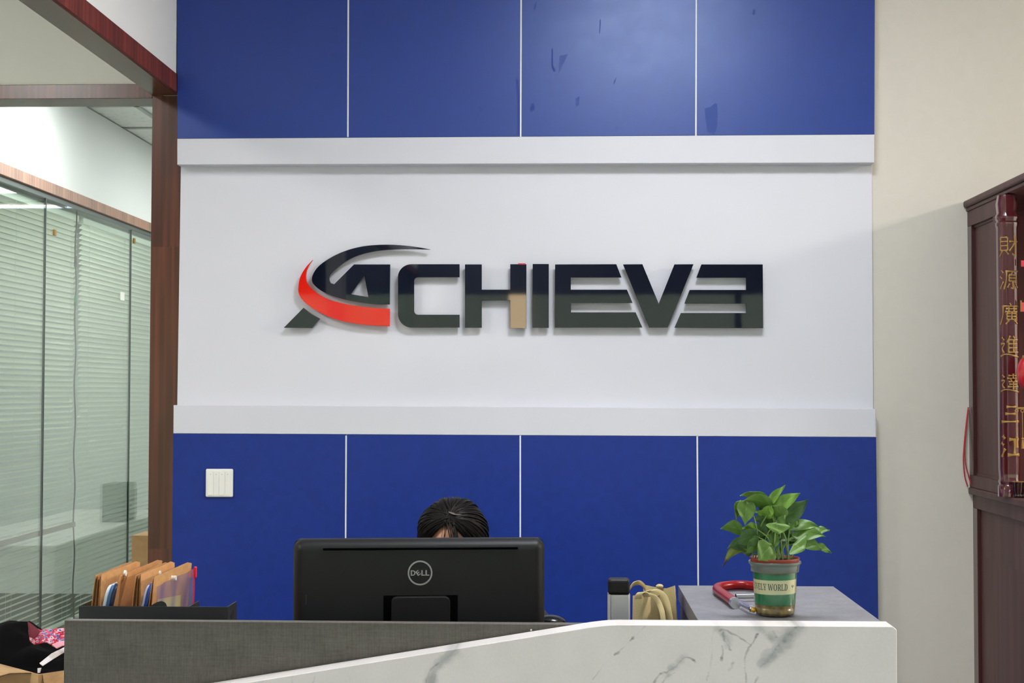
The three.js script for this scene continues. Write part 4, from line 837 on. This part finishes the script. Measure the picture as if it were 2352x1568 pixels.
// ---------- U-lock lying on the counter ----------
{
  const Y = DESK + 0.0108, P = (x, y, h = Y) => onY(x, y, h);
  const o = P(1690, 1380).setY(DESK), L = p => p.sub(o);
  const t = thing('bar_lock', 'red coated U lock with chrome joint and key lying behind the plant pot', 'lock', o.toArray());
  const ring = [P(1686, 1382), P(1668, 1369), P(1652, 1357.5), P(1647, 1352), P(1652, 1347.5), P(1668, 1345), P(1690, 1343.5), P(1715, 1344), P(1740, 1347), P(1765, 1352), P(1790, 1362)].map(L);
  add('shackle', new THREE.TubeGeometry(new THREE.CatmullRomCurve3(ring, false, 'centripetal'), 64, 0.0098, 14, false), new THREE.MeshPhysicalMaterial({ color: 0x86090f, roughness: 0.3, specularIntensity: 0.5, clearcoat: 0.1, clearcoatRoughness: 0.1 }), t);
  const j = L(P(1688, 1384)), dir = ring[1].clone().sub(ring[0]).normalize();
  const cap = new THREE.CylinderGeometry(0.0106, 0.0106, 0.018, 20); cap.rotateX(Math.PI / 2); const cm = add('joint', cap, M.chrome, t); cm.position.copy(j); cm.lookAt(cm.getWorldPosition(V3()).clone().sub(dir)); 
  add('crossbar', tube([L(P(1690, 1369)), L(P(1735, 1368)), L(P(1790, 1367))], 0.0052, 12, 12), M.chrome, t);
  const k0 = L(P(1700, 1384)), k1 = L(P(1725, 1397));
  add('rod', tube([k0, k0.clone().lerp(k1, 0.5), k1], 0.0048, 10, 12), new THREE.MeshPhysicalMaterial({ color: 0x8f8fb4, metalness: 0.9, roughness: 0.22 }), t);
  add('key_collar', new THREE.CylinderGeometry(0.0062, 0.0062, 0.006, 16).rotateZ(Math.PI / 2).translate(k1.x, k1.y, k1.z), M.chrome, t);
  const kp = L(P(1731, 1400)); add('key_tip', new THREE.SphereGeometry(0.0052, 14, 10).translate(kp.x, kp.y, kp.z), std(0xd9a63a, 0.35, { metalness: 0.6 }), t);
}

// ---------- potted plant ----------
{
  const z = onY(1780, 1413, DESK).z - 0.004, c = onZ(1780, 1410, z), mm = -z / FOCAL;    // metres per image pixel at the pot
  const t = thing('potted_plant', 'leafy green potted plant in a green banded pot reading LOVELY WORLD', 'plant', [c.x, DESK, z]);
  const Y = py => onZ(1780, py - 8, z).y - DESK;   // read on the near side of the pot, 8 px lower than its axis
  const facing = Math.atan2(-c.x, -z);
  const lathe = (pts, seg = 64) => new THREE.LatheGeometry(pts.map(([r, y]) => new THREE.Vector2(r, y)), seg, -Math.PI, Math.PI * 2);
  const R = px => px * mm, y0 = 0.0006;
  // printed sleeve
  const cv = document.createElement('canvas'); cv.width = 2048; cv.height = 512; const k = cv.getContext('2d');
  const yA = Y(1393), yB = Y(1318), vy = py => (yB - Y(py)) / (yB - yA) * 512;
  k.fillStyle = '#1f6f47'; k.fillRect(0, 0, 2048, 512);
  for (let i = 0; i < 900; i++) { k.fillStyle = `rgba(${rnd() > 0.5 ? '40,140,90' : '12,60,40'},0.06)`; k.fillRect(rr(0, 2048), rr(0, 512), rr(20, 120), rr(4, 30)); }
  k.fillStyle = '#cfc8a2'; k.beginPath(); k.moveTo(0, vy(1337.5)); for (let x = 0; x <= 2048; x += 64) k.lineTo(x, vy(1337.5) - 5 * Math.sin((x - 1024) / 330)); for (let x = 2048; x >= 0; x -= 64) k.lineTo(x, vy(1366) - 5 * Math.sin((x - 1024) / 330)); k.fill();
  k.fillStyle = '#35432f'; k.font = 'bold 150px serif'; k.textBaseline = 'alphabetic';
  const u0 = 1024 + facing / (2 * Math.PI) * 2048, uA = u0 - 82 / 360 * 2048, uB = u0 + 37 / 360 * 2048;
  const word = 'LOVELY WORLD', tw = k.measureText(word).width, sx = (uB - uA) / tw;
  k.save(); k.translate(uA, vy(1358)); k.scale(sx, (vy(1358) - vy(1346)) / 106); k.fillText(word, 0, 0); k.restore();
  const ul = u0 + 56 / 360 * 2048; k.strokeStyle = '#35432f'; k.lineWidth = 6; k.beginPath(); k.moveTo(ul, vy(1358)); k.lineTo(ul + 3, vy(1347)); k.stroke();
  for (const s of [-1, 1]) { k.beginPath(); k.ellipse(ul + s * 16, vy(1351), 9, 20, s * 0.6, 0, 7); k.fill(); }
  const sm = new THREE.CanvasTexture(cv); sm.colorSpace = THREE.SRGBColorSpace; sm.anisotropy = 8;
  add('printed_sleeve', lathe([[R(45.5), yA], [R(46.5), Y(1370)], [R(48), Y(1340)], [R(48.6), yB]]), new THREE.MeshPhysicalMaterial({ map: sm, roughness: 0.35, side: THREE.DoubleSide }), t);
  // water and roots in the foot of the outer cup
  const mud = texture(256, 64, (u, v) => { const n = noise(u * 32, v * 6, 1, 32), m = noise(u * 64, v * 16, 3, 64); return mixc([92, 72, 36], [172, 142, 84], n * 0.7 + m * 0.4); });
  add('water', lathe([[0, y0 + 0.002], [R(42), y0 + 0.002], [R(43.6), y0 + 0.008], [R(45.2), yA - 0.0005], [0, yA - 0.0005]]), new THREE.MeshPhysicalMaterial({ map: mud, roughness: 0.25, clearcoat: 0.5 }), t);
  // clear outer cup with its frosted collar
  const clear = new THREE.MeshPhysicalMaterial({ color: 0xf2f5f2, roughness: 0.05, transmission: 1, thickness: 0, ior: 1.45 });
  add('clear_cup', lathe([[R(41), y0], [R(44), y0 + 0.001], [R(46.4), yA], [R(48.8), Y(1340)], [R(49.6), yB]]), clear, t);
  add('collar', lathe([[R(49.6), Y(1319)], [R(53.6), Y(1319)], [R(54.6), Y(1308)], [R(55.8), Y(1302)], [R(59), Y(1301)], [R(59.4), Y(1298)], [R(58.6), Y(1295.5)], [R(54.6), Y(1295.5)], [R(54), Y(1301)], [R(52.4), Y(1317)], [R(49.6), Y(1319)]]), std(0xb4c2b8, 0.25, { transmission: 0.8, thickness: 0 }), t);
  add('inner_pot', lathe([[R(47), Y(1330)], [R(51.6), Y(1302)], [R(54.2), Y(1298)], [R(54.6), Y(1291)], [R(55.8), Y(1290)], [R(55.8), Y(1287.5)], [R(53), Y(1287.5)], [R(52), Y(1300)]]), std(0x8c3422, 0.45), t);
  const soilT = texture(128, 128, (u, v) => mixc([22, 16, 12], [62, 44, 30], noise(u * 32, v * 32, 2, 32)));
  add('soil', lathe([[0, Y(1290)], [R(30), Y(1290.5)], [R(52), Y(1292)], [R(52), Y(1296)], [0, Y(1296)]]), new THREE.MeshPhysicalMaterial({ map: soilT, roughness: 0.95 }), t);

  // leaves: base and tip in the zoomed crop (1640 + x/4.613, 1100 + y/4.613), depth of base and tip (mm), width (crop px), turn about the axis, fold, droop, tone
  const leafTex = (a, b) => texture(128, 256, (u, v) => {
    const m = Math.abs(u - 0.5), vein = Math.abs(((v * 9 - m * 5) % 1 + 1) % 1 - 0.5) < 0.07 ? 0.22 : 0, rib = m < 0.018 ? 0.6 : 0;
    return mixc(a, b, Math.min(1, noise(u * 8, v * 8, 1, 8) * 0.5 + vein + rib)).map(q => q * (0.94 + 0.12 * noise(u * 40, v * 40, 2, 40)));
  });
  const tones = [leafTex([86, 128, 38], [128, 162, 70]), leafTex([104, 152, 34], [148, 184, 72]), leafTex([56, 96, 32], [92, 128, 58])];
  const old = texture(128, 256, (u, v) => v > 0.8 ? mixc([120, 90, 30], [40, 26, 14], (v - 0.8) * 6) : mixc([150, 156, 52], [98, 128, 48], noise(u * 8, v * 6, 2, 8)));
  const mats = [...tones, old].map(map => new THREE.MeshPhysicalMaterial({ map, roughness: 0.5, transmission: 0.25, thickness: 0 }));
  const at = (x, y, dz) => { const p = onZ(1640 + x / 4.613, 1100 + y / 4.613, z + dz / 1000); return V3(p.x - c.x, p.y - DESK, p.z - z); };
  const LEAVES = [
    [575, 270, 755, 62, 0, 8, 74, 0.5, 0.5, 0.02, 1], [640, 330, 913, 150, 6, 14, 128, 0.35, 0.35, 0.05, 1], [720, 390, 1000, 215, 2, 10, 170, 0.2, 0.3, -0.12, 2],
    [560, 235, 275, 176, -4, 0, 84, 1.0, 0.2, 0.14, 1], [612, 300, 300, 236, 12, 22, 120, 0.7, 0.25, 0.16, 0], [345, 235, 330, 486, 16, 30, 165, 0.25, 0.3, 0.05, 0],
    [280, 240, 235, 430, 4, 6, 96, 0.45, 0.4, 0.08, 0], [300, 560, 68, 528, 8, 12, 118, 0.4, 0.25, 0.22, 0], [440, 520, 300, 525, 22, 30, 74, 0.6, 0.3, 0.12, 1],
    [455, 610, 226, 680, 24, 34, 160, 0.3, 0.2, 0.1, 2], [370, 700, 140, 735, 12, 14, 130, 0.5, 0.2, 0.16, 2], [330, 745, 90, 935, 4, 0, 84, 0.6, 0.3, 0.3, 3],
    [600, 705, 473, 862, 34, 48, 210, 0.35, 0.15, 0.02, 0], [660, 470, 685, 586, 40, 52, 190, 0.55, 0.25, 0.02, 0], [620, 400, 440, 350, 20, 28, 90, 0.7, 0.3, 0.1, 1],
    [650, 410, 410, 440, 14, 16, 120, 0.5, 0.3, 0.1, 2], [800, 530, 1130, 520, 6, 8, 96, 0.6, 0.3, 0.16, 0], [850, 600, 1182, 608, 14, 18, 118, 0.6, 0.25, 0.1, 0],
    [1060, 560, 1226, 540, -2, -4, 64, 0.8, 0.3, 0.06, 0], [850, 690, 962, 752, 34, 42, 200, 0.75, 0.2, 0.02, 0], [950, 670, 1142, 752, 4, 6, 110, 0.4, 0.25, 0.08, 0],
    [1090, 700, 1244, 786, 0, -2, 60, 0.6, 0.3, 0.04, 0], [830, 490, 896, 405, 0, 2, 78, 0.5, 0.3, 0.05, 0], [740, 420, 622, 280, 18, 26, 140, 0.3, 0.3, 0.05, 0],
    [690, 500, 752, 382, 26, 30, 84, 0.4, 0.4, 0.04, 0], [390, 790, 255, 770, 0, -6, 74, 0.7, 0.3, 0.1, 2], [545, 470, 455, 640, 10, 14, 120, 0.4, 0.3, 0.05, 2],
    [700, 630, 1000, 650, -4, -6, 84, 0.9, 0.2, 0.1, 2], [560, 380, 610, 280, 24, 28, 100, 0.4, 0.3, 0.05, 1], [620, 520, 520, 450, -8, -14, 130, 0.5, 0.3, 0.1, 2], [760, 520, 860, 430, -10, -16, 130, 0.5, 0.3, 0.1, 2],
    [600, 600, 480, 560, 6, 12, 130, 0.4, 0.2, 0.12, 2], [640, 600, 760, 560, 2, 6, 130, 0.4, 0.2, 0.12, 2], [520, 700, 380, 620, -4, 2, 130, 0.4, 0.2, 0.12, 2], [600, 680, 700, 610, 14, 22, 120, 0.6, 0.2, 0.1, 0], [480, 660, 330, 790, 18, 26, 120, 0.5, 0.2, 0.1, 0], [800, 690, 900, 620, -6, -2, 120, 0.5, 0.2, 0.1, 2], [570, 330, 470, 300, 2, 6, 110, 0.4, 0.2, 0.1, 2], [740, 330, 830, 380, -8, -6, 140, 0.3, 0.2, 0.05, 2],
    [540, 620, 600, 480, -6, -10, 120, 0.4, 0.3, 0.1, 2], [760, 640, 700, 500, -12, -16, 130, 0.4, 0.3, 0.1, 2],
  ];
  const bez = (a, b, cc, s) => a.clone().multiplyScalar((1 - s) ** 2).addScaledVector(b, 2 * s * (1 - s)).addScaledVector(cc, s * s);
  LEAVES.forEach(([bx, by, tx, ty, bz, tz, w, turn, fold, droop, tone], idx) => {
    const b = at(bx, by, bz), e = at(tx, ty, tz), len = b.distanceTo(e), axis = e.clone().sub(b).normalize();
    const toCam = V3(-c.x, 0.1, -z).normalize();
    const flat = V3().crossVectors(axis, toCam).normalize(), W2 = 1.16 * w / 4.613 * mm / 2;
    let wide = flat.clone().multiplyScalar(Math.cos(turn)).addScaledVector(toCam, Math.sin(turn)).normalize();
    let up = V3().crossVectors(wide, axis).normalize(); if (up.y < 0 && Math.abs(up.y) > 0.25) up.negate(); else if (Math.abs(up.y) <= 0.25 && up.dot(toCam) < 0) up.negate();
    wide = V3().crossVectors(axis, up).normalize();
    const mid = b.clone().lerp(e, 0.5).add(V3(0, droop * len * 1.6, 0)), rows = [], N = 18, Mx = 10;
    const widthK = 1 / Math.max(0.55, Math.cos(turn));
    for (let i = 0; i <= N; i++) {
      const s = i / N, p = bez(b, mid, e, s), row = [];
      const prof = Math.pow(Math.sin(Math.PI * Math.pow(s, 0.62)), 0.85) * (s > 0.7 ? 1 - 0.35 * (s - 0.7) / 0.3 : 1);
      const lobe = s < 0.1 ? 0.55 : 1;
      for (let j = 0; j <= Mx; j++) {
        const q = j / Mx * 2 - 1, ww = q * prof * lobe * W2 * widthK * 1.02;
        const back = (s < 0.2 ? -(0.2 - s) * 0.5 * len * Math.pow(Math.abs(q), 1.2) : 0);
        row.push(p.clone().addScaledVector(wide, ww).addScaledVector(up, fold * Math.abs(ww) * 0.6 + 0.0015 * Math.sin(s * 9 + q * 3 + idx)).addScaledVector(axis, back));
      }
      rows.push(row);
    }
    const leaf = add('leaf', sheet(rows.reverse(), 0.0004), mats[tone], t);
    // its stem, from the soil
    const ang = idx * 2.4, rad = R(8 + 30 * rnd()), root = V3(rad * Math.sin(ang) + b.x * 0.3, Y(1291), Math.cos(ang) * rad * 0.9);
    if (Math.hypot(root.x, root.z) > R(48)) root.multiplyScalar(R(48) / Math.hypot(root.x, root.z)).setY(Y(1291));
    const kk = root.clone().lerp(b, 0.55).add(V3(-0.25 * (b.x - root.x), 0.12 * (b.y - root.y), 0));
    add('stem', tube([root, kk, b.clone()], 0.0013, 12, 6), std(idx % 2 ? 0x86a356 : 0x6f9048, 0.5), t);
  });
}

// ---------- shrine cabinet against the right of the back wall ----------
{
  const zb = W - 0.001, X = px => onZ(px, 900, zb).x;
  const t = thing('shrine_cabinet', 'dark lacquered shrine cabinet with gold characters on its pillar', 'cabinet', [X(2225), 0, zb]);
  const x0 = X(2225), L = (x) => x - x0, zf = z => z - zb;
  const hTop = onZ(2215, 462, zb).y, hC = onZ(2222, 478, zb).y, hL = onZ(2226, 1118, zb).y, hLb = onZ(2226, 1133.5, zb).y;
  const Wd = 1.05, zSide = onX(2290, 800, x0).z, zPil = zSide + 0.11, zLow = -4.1, zCor = -4.06;
  const D = M.lacquer, S = M.lacquerDull;
  add('cornice', box(L(X(2215)), Wd + 0.02, hC, hTop, 0, zf(zCor), 0.008), S, t);
  add('cornice_fillet', box(L(X(2222)), Wd + 0.005, hC - 0.012, hC, 0, zf(zCor) - 0.03, 0.003), S, t);
  // upper left side: frame and sunk panel
  const yA = hL, yB = hC - 0.012, dz = zf(zSide);
  add('side_rail', box(0, 0.02, yB - 0.05, yB, 0, dz, 0.002), S, t); add('side_rail', box(0, 0.02, yA, yA + 0.04, 0, dz, 0.002), S, t);
  add('side_stile', box(0, 0.02, yA + 0.04, yB - 0.05, 0, 0.045, 0.002), D, t); add('side_stile', box(0, 0.02, yA + 0.04, yB - 0.05, dz - 0.035, dz, 0.002), S, t);
  add('side_panel', box(0.013, 0.018, yA + 0.03, yB - 0.04, 0.04, dz - 0.03), S, t);
  add('panel_bead', box(0.009, 0.015, yA + 0.04, yA + 0.048, 0.045, dz - 0.035), S, t); add('panel_bead', box(0.009, 0.015, yB - 0.058, yB - 0.05, 0.045, dz - 0.035), S, t);
  add('side_wall', box(Wd - 0.02, Wd, yA, yB, 0, dz, 0.002), S, t);
  add('back_panel', box(0.02, Wd - 0.02, yA, yB, 0.002, 0.014), new THREE.MeshPhysicalMaterial({ color: 0x5a1414, roughness: 0.5 }), t);
  // pillars with turned ends; gold characters on the near one
  const rP = 0.031, cxP = onZ(2315.5, 800, zPil).x, H = yB - yA;
  const prof = [[0.0, 0], [rP + 0.002, 0], [rP + 0.002, 0.03], [rP - 0.002, 0.036], [rP + 0.001, 0.044], [rP - 0.002, 0.052], [rP - 0.001, 0.07], [rP, 0.08], [rP, H - 0.1], [rP + 0.0025, H - 0.094], [rP + 0.0025, H - 0.086], [rP - 0.001, H - 0.082], [rP + 0.0025, H - 0.074], [rP + 0.0025, H - 0.066], [rP - 0.002, H - 0.058], [rP + 0.001, H - 0.03], [rP - 0.004, H - 0.004], [0, H]];
  const pg = toCreasedNormals(new THREE.LatheGeometry(prof.map(([r, y]) => new THREE.Vector2(r, y)), 40), 0.7);
  const glossy = new THREE.MeshPhysicalMaterial({ color: new THREE.Color().setRGB(0.075, 0.008, 0.011), roughness: 0.16, clearcoat: 1, clearcoatRoughness: 0.05 });
  const pil = add('pillar', pg, glossy, t); pil.position.set(L(cxP), yA, zf(zPil));
  add('pillar', pg, glossy, t).position.set(Wd - 0.05, yA, zf(zPil));
  const side = [[[0.08, 0.05], [0.2, 0.18]], [[0, 0.35], [0.13, 0.46]], [[0.02, 0.97], [0.1, 0.78], [0.2, 0.6]]];
  const walk = [[[0.08, 0.06], [0.2, 0.2]], [[0.02, 0.36], [0.22, 0.36], [0.09, 0.58], [0.2, 0.78]], [[0, 0.93], [0.25, 0.83], [1, 0.96]]];
  const CHARS = [
    [540, 588, [[[0.05, 0.1], [0.05, 0.72]], [[0.05, 0.1], [0.42, 0.1]], [[0.42, 0.1], [0.42, 0.72]], [[0.05, 0.3], [0.42, 0.3]], [[0.05, 0.5], [0.42, 0.5]], [[0.05, 0.72], [0.42, 0.72]], [[0.15, 0.74], [0, 1]], [[0.32, 0.74], [0.46, 0.92]], [[0.5, 0.3], [1, 0.3]], [[0.8, 0.02], [0.8, 0.97], [0.66, 0.88]], [[0.82, 0.32], [0.66, 0.56], [0.5, 0.76]]]],
    [618, 665, [...side, [[0.3, 0.1], [1, 0.1]], [[0.36, 0.1], [0.33, 0.55], [0.22, 0.98]], [[0.66, 0.14], [0.58, 0.26]], [[0.48, 0.28], [0.48, 0.58]], [[0.48, 0.28], [0.86, 0.28]], [[0.86, 0.28], [0.86, 0.58]], [[0.48, 0.43], [0.86, 0.43]], [[0.48, 0.58], [0.86, 0.58]], [[0.67, 0.6], [0.67, 0.97], [0.57, 0.9]], [[0.5, 0.7], [0.4, 0.9]], [[0.82, 0.7], [0.97, 0.9]]]],
    [696, 745, [[[0.5, 0], [0.57, 0.1]], [[0.12, 0.14], [1, 0.14]], [[0.16, 0.14], [0.14, 0.6], [0, 1]], [[0.3, 0.26], [0.9, 0.26]], [[0.45, 0.18], [0.45, 0.38]], [[0.72, 0.18], [0.72, 0.38]], [[0.26, 0.4], [0.95, 0.4]], [[0.35, 0.48], [0.35, 0.76]], [[0.35, 0.48], [0.85, 0.48]], [[0.85, 0.48], [0.85, 0.76]], [[0.35, 0.62], [0.85, 0.62]], [[0.6, 0.4], [0.6, 0.76]], [[0.35, 0.76], [0.85, 0.76]], [[0.46, 0.8], [0.3, 0.98]], [[0.74, 0.8], [0.92, 0.97]]]],
    [771, 822, [...walk, [[0.5, 0], [0.34, 0.3]], [[0.42, 0.18], [0.42, 0.78]], [[0.66, 0.02], [0.74, 0.12]], [[0.42, 0.18], [0.95, 0.18]], [[0.42, 0.36], [0.9, 0.36]], [[0.42, 0.54], [0.9, 0.54]], [[0.42, 0.74], [0.98, 0.74]], [[0.68, 0.18], [0.68, 0.74]]]],
    [858, 902, [...walk, [[0.4, 0.1], [0.9, 0.1]], [[0.64, 0], [0.64, 0.26]], [[0.34, 0.24], [0.96, 0.24]], [[0.5, 0.28], [0.56, 0.38]], [[0.8, 0.28], [0.73, 0.38]], [[0.4, 0.42], [0.9, 0.42]], [[0.44, 0.55], [0.86, 0.55]], [[0.36, 0.68], [0.96, 0.68]], [[0.65, 0.42], [0.65, 0.84]]]],
    [930, 972, [[[0.28, 0.1], [0.8, 0.1]], [[0.22, 0.48], [0.75, 0.48]], [[0.02, 0.92], [0.98, 0.9]]]],
    [998, 1052, [...side, [[0.4, 0.2], [0.95, 0.2]], [[0.68, 0.2], [0.68, 0.84]], [[0.32, 0.86], [1, 0.86]]]],
  ];
  const face = -0.1;
  for (const [ya, yb, strokes] of CHARS) {
    const A = onZ(2316, ya, zPil + rP).y - yA, Bq = onZ(2316, yb, zPil + rP).y - yA, gs = [];
    strokes.forEach((s, si) => {
      const c = s.length > 2 ? new THREE.CatmullRomCurve3(s.map(([x, y]) => V3(x, y, 0)), false, 'centripetal') : new THREE.LineCurve3(V3(...s[0], 0), V3(...s[1], 0));
      const rows = [], n = 10, crowd = strokes.length > 9 ? 0.043 : 0.072;
      for (let i = 0; i <= n; i++) {
        const u = i / n, p = c.getPoint(u), d = c.getTangent(u), hw = crowd * (1.15 - 0.5 * Math.sin(Math.PI * Math.min(1, u * 1.1)) - 0.25 * u);
        rows.push([-1, 1].map(k => { const x = p.x - d.y * hw * k, y = p.y + d.x * hw * k, th = face + (x - 0.5) * 1.75, r = rP + 0.0012; return V3(r * Math.sin(th), A + (Bq - A) * y, r * Math.cos(th)); }));
      }
      gs.push(sheet(rows, 0.0022));
    });
    add('gold_character', join(gs), M.gold, pil);
  }
  // carved bracket under the cornice, between the pillars
  const bs = new THREE.Shape([[0, 0], [Wd - 0.13, 0], [Wd - 0.13, -0.05], [Wd - 0.2, -0.08], [Wd - 0.3, -0.03], [0.16, -0.03], [0.08, -0.085], [0.03, -0.075], [0, -0.05]].map(([x, y]) => new THREE.Vector2(x, y)));
  for (const [hx, hy, r] of [[0.028, -0.03, 0.013], [0.06, -0.045, 0.012], [0.092, -0.022, 0.01], [0.13, -0.016, 0.008], [Wd - 0.17, -0.035, 0.013]]) { const h = new THREE.Path(); h.absarc(hx, hy, r, 0, 6.3, true); bs.holes.push(h); }
  add('carved_bracket', new THREE.ExtrudeGeometry(bs, { depth: 0.018, bevelEnabled: true, bevelSize: 0.002, bevelThickness: 0.002, bevelSegments: 1, curveSegments: 12 }).translate(0.068, yB, zf(zPil) - 0.02), D, t);
  // lower cabinet with its ledge
  add('ledge', box(L(X(2221.5)), Wd + 0.02, hLb, hL - 0.0005, 0, zf(zLow) + 0.03, 0.005), S, t);
  const lx = L(X(2232)), dl = zf(zLow);
  add('lower_rail', box(lx, lx + 0.02, hLb - 0.045, hLb, 0, dl, 0.002), S, t); add('lower_rail', box(lx, lx + 0.02, 0, 0.08, 0, dl, 0.002), S, t);
  add('lower_stile', box(lx, lx + 0.02, 0.08, hLb - 0.045, 0, 0.05, 0.002), D, t); add('lower_stile', box(lx, lx + 0.02, 0.08, hLb - 0.045, dl - 0.05, dl, 0.002), S, t);
  add('lower_panel', box(lx + 0.012, lx + 0.017, 0.07, hLb - 0.035, 0.045, dl - 0.045), S, t);
  for (const k of [0, 1]) { const d = add('door', box(lx + 0.022 + k * 0.495, lx + 0.514 + k * 0.495, 0.04, hLb - 0.05, dl - 0.022, dl - 0.002, 0.003), D, t); add('handle', new THREE.TorusGeometry(0.02, 0.003, 8, 24).translate(lx + (k ? 0.56 : 0.47), 0.75, dl + 0.004), M.gold, d); }
  add('lower_back', join([box(lx + 0.02, Wd, 0.04, hLb - 0.001, 0, 0.015), box(Wd - 0.02, Wd, 0, hLb - 0.001, 0.015, dl - 0.023)]), S, t);
  // things hanging at and standing in the cabinet
  const zh = zPil + 0.06;
  const at = (px, py, z = zh) => onZ(px, py, z);
  {
    const c = at(2357, 856, zh + 0.02), g = thing('red_lantern', 'glossy red rounded lantern hanging at the right edge of the shrine', 'lantern', c.toArray());
    add('globe', new THREE.SphereGeometry(1, 40, 28).scale(0.027, 0.047, 0.027), new THREE.MeshPhysicalMaterial({ color: 0xb4101c, roughness: 0.3, clearcoat: 0.7 }), g);
    add('cord', new THREE.CylinderGeometry(0.001, 0.001, hC - 0.012 - c.y - 0.045, 6).translate(0, (hC - 0.012 - c.y + 0.045) / 2, 0), std(0xa01822, 0.6), g);
    add('collar', new THREE.CylinderGeometry(0.01, 0.012, 0.008, 16).translate(0, 0.047, 0), M.gold, g);
  }
  for (const [px, py, w, h, label, edge] of [[2350, 605, 9, 14, 'small red paper tag hanging in the shrine beside the topmost gold characters', 0], [2350, 705, 11, 21, 'pink red paper tag with a gold edge hanging level with the third gold character', 1]]) {
    const c = at(px, py, zh - 0.03), k = -(zh - 0.03) / FOCAL, g = thing('paper_tag', label, 'tag', c.toArray());
    add('card', box(-w / 2 * k, w / 2 * k + 0.02, -h / 2 * k, h / 2 * k, -0.001, 0.001), std(0xd8404a, 0.5), g);
    if (edge) add('gold_edge', box(-w / 2 * k - 0.001, -w / 2 * k + 0.003, -h / 2 * k, h / 2 * k + 0.006, -0.0012, 0.0014), M.gold, g);
    add('thread', new THREE.CylinderGeometry(0.0005, 0.0005, hC - 0.012 - c.y, 5).translate(0.012, (hC - 0.012 - c.y) / 2 , 0), std(0x7a1018, 0.6), g);
  }
  {
    const c = at(2352, 937), k = -zh / FOCAL, g = thing('gold_chain_ornament', 'gold bar with hanging rings and tassels in front of the shrine pillar', 'ornament', c.toArray());
    add('bar', box(-16 * k, 24 * k, -2 * k, 2.2 * k, -0.002, 0.002, 0.0008), M.gold, g);
    add('hanger', new THREE.CylinderGeometry(0.0006, 0.0006, hC - 0.012 - c.y, 5).translate(0.014, (hC - 0.012 - c.y) / 2, 0), M.gold, g);
    for (const [dx, l] of [[-17, 64], [-4, 66], [9, 64], [21, 62]]) {
      const p = add('pendant', join([tube([V3(0, -0.006, 0), V3(0, -l * k * 0.5, 0), V3(0, -l * k, 0)], 0.0011, 8, 6), new THREE.TorusGeometry(0.0045, 0.0011, 8, 18).translate(0, -0.004, 0), new THREE.SphereGeometry(0.0035, 10, 8).translate(0, -l * k, 0), new THREE.CylinderGeometry(0.0022, 0.0045, 0.026, 10).translate(0, -l * k - 0.016, 0)]), M.gold, g);
      p.position.set(dx * k, -3 * k, 0.001);
    }
  }
  const cup = new THREE.LatheGeometry([[0, 0.0005], [0.013, 0.0005], [0.014, 0.006], [0.011, 0.011], [0.0145, 0.02], [0.0165, 0.046], [0.0155, 0.046], [0.0135, 0.021], [0.0, 0.014]].map(([r, y]) => new THREE.Vector2(r, y)), 28);
  const cupM = new THREE.MeshPhysicalMaterial({ color: 0x3a1416, roughness: 0.06, transmission: 0.5, thickness: 0, ior: 1.5, clearcoat: 1 });
  [[2338, 'small dark glass offering cup nearest the shrine pillar'], [2353, 'small dark glass offering cup at the right edge of the photo']].forEach(([px, label], i) => {
    const c = at(px, 1125, zPil + 0.05); const g = thing('offering_cup', label, 'cup', [c.x, hL, c.z], 0, 'glass offering cups on the shrine ledge'); add('bowl', cup, cupM, g);
    add('rim_band', new THREE.TorusGeometry(0.016, 0.0007, 6, 28).rotateX(Math.PI / 2).translate(0, 0.046, 0), M.gold, g);
  });
  // red wires behind the cabinet
  const wires = [[[2224, 935], [2219, 975], [2214, 1030], [2213, 1062], [2217, 1098], [2223, 1117]], [[2224, 940], [2219, 990], [2216, 1030], [2218, 1065], [2224, 1090], [2231, 1112]]];
  wires.forEach((w, i) => { const pts = w.map(([x, y]) => onZ(x, y, zb + 0.012 + i * 0.006)); const g = thing('wire', i ? 'thin red wire bending back to the cabinet ledge, inner of the two' : 'thin red wire bulging out beside the cabinet, outer of the two', 'wire', pts[0].toArray(), 0, 'red wires beside the shrine cabinet'); add('core', tube(pts.map(p => p.clone().sub(pts[0])), 0.002, 30, 8), std(0xb22430, 0.4), g); });
}
renderer.render(scene, camera);
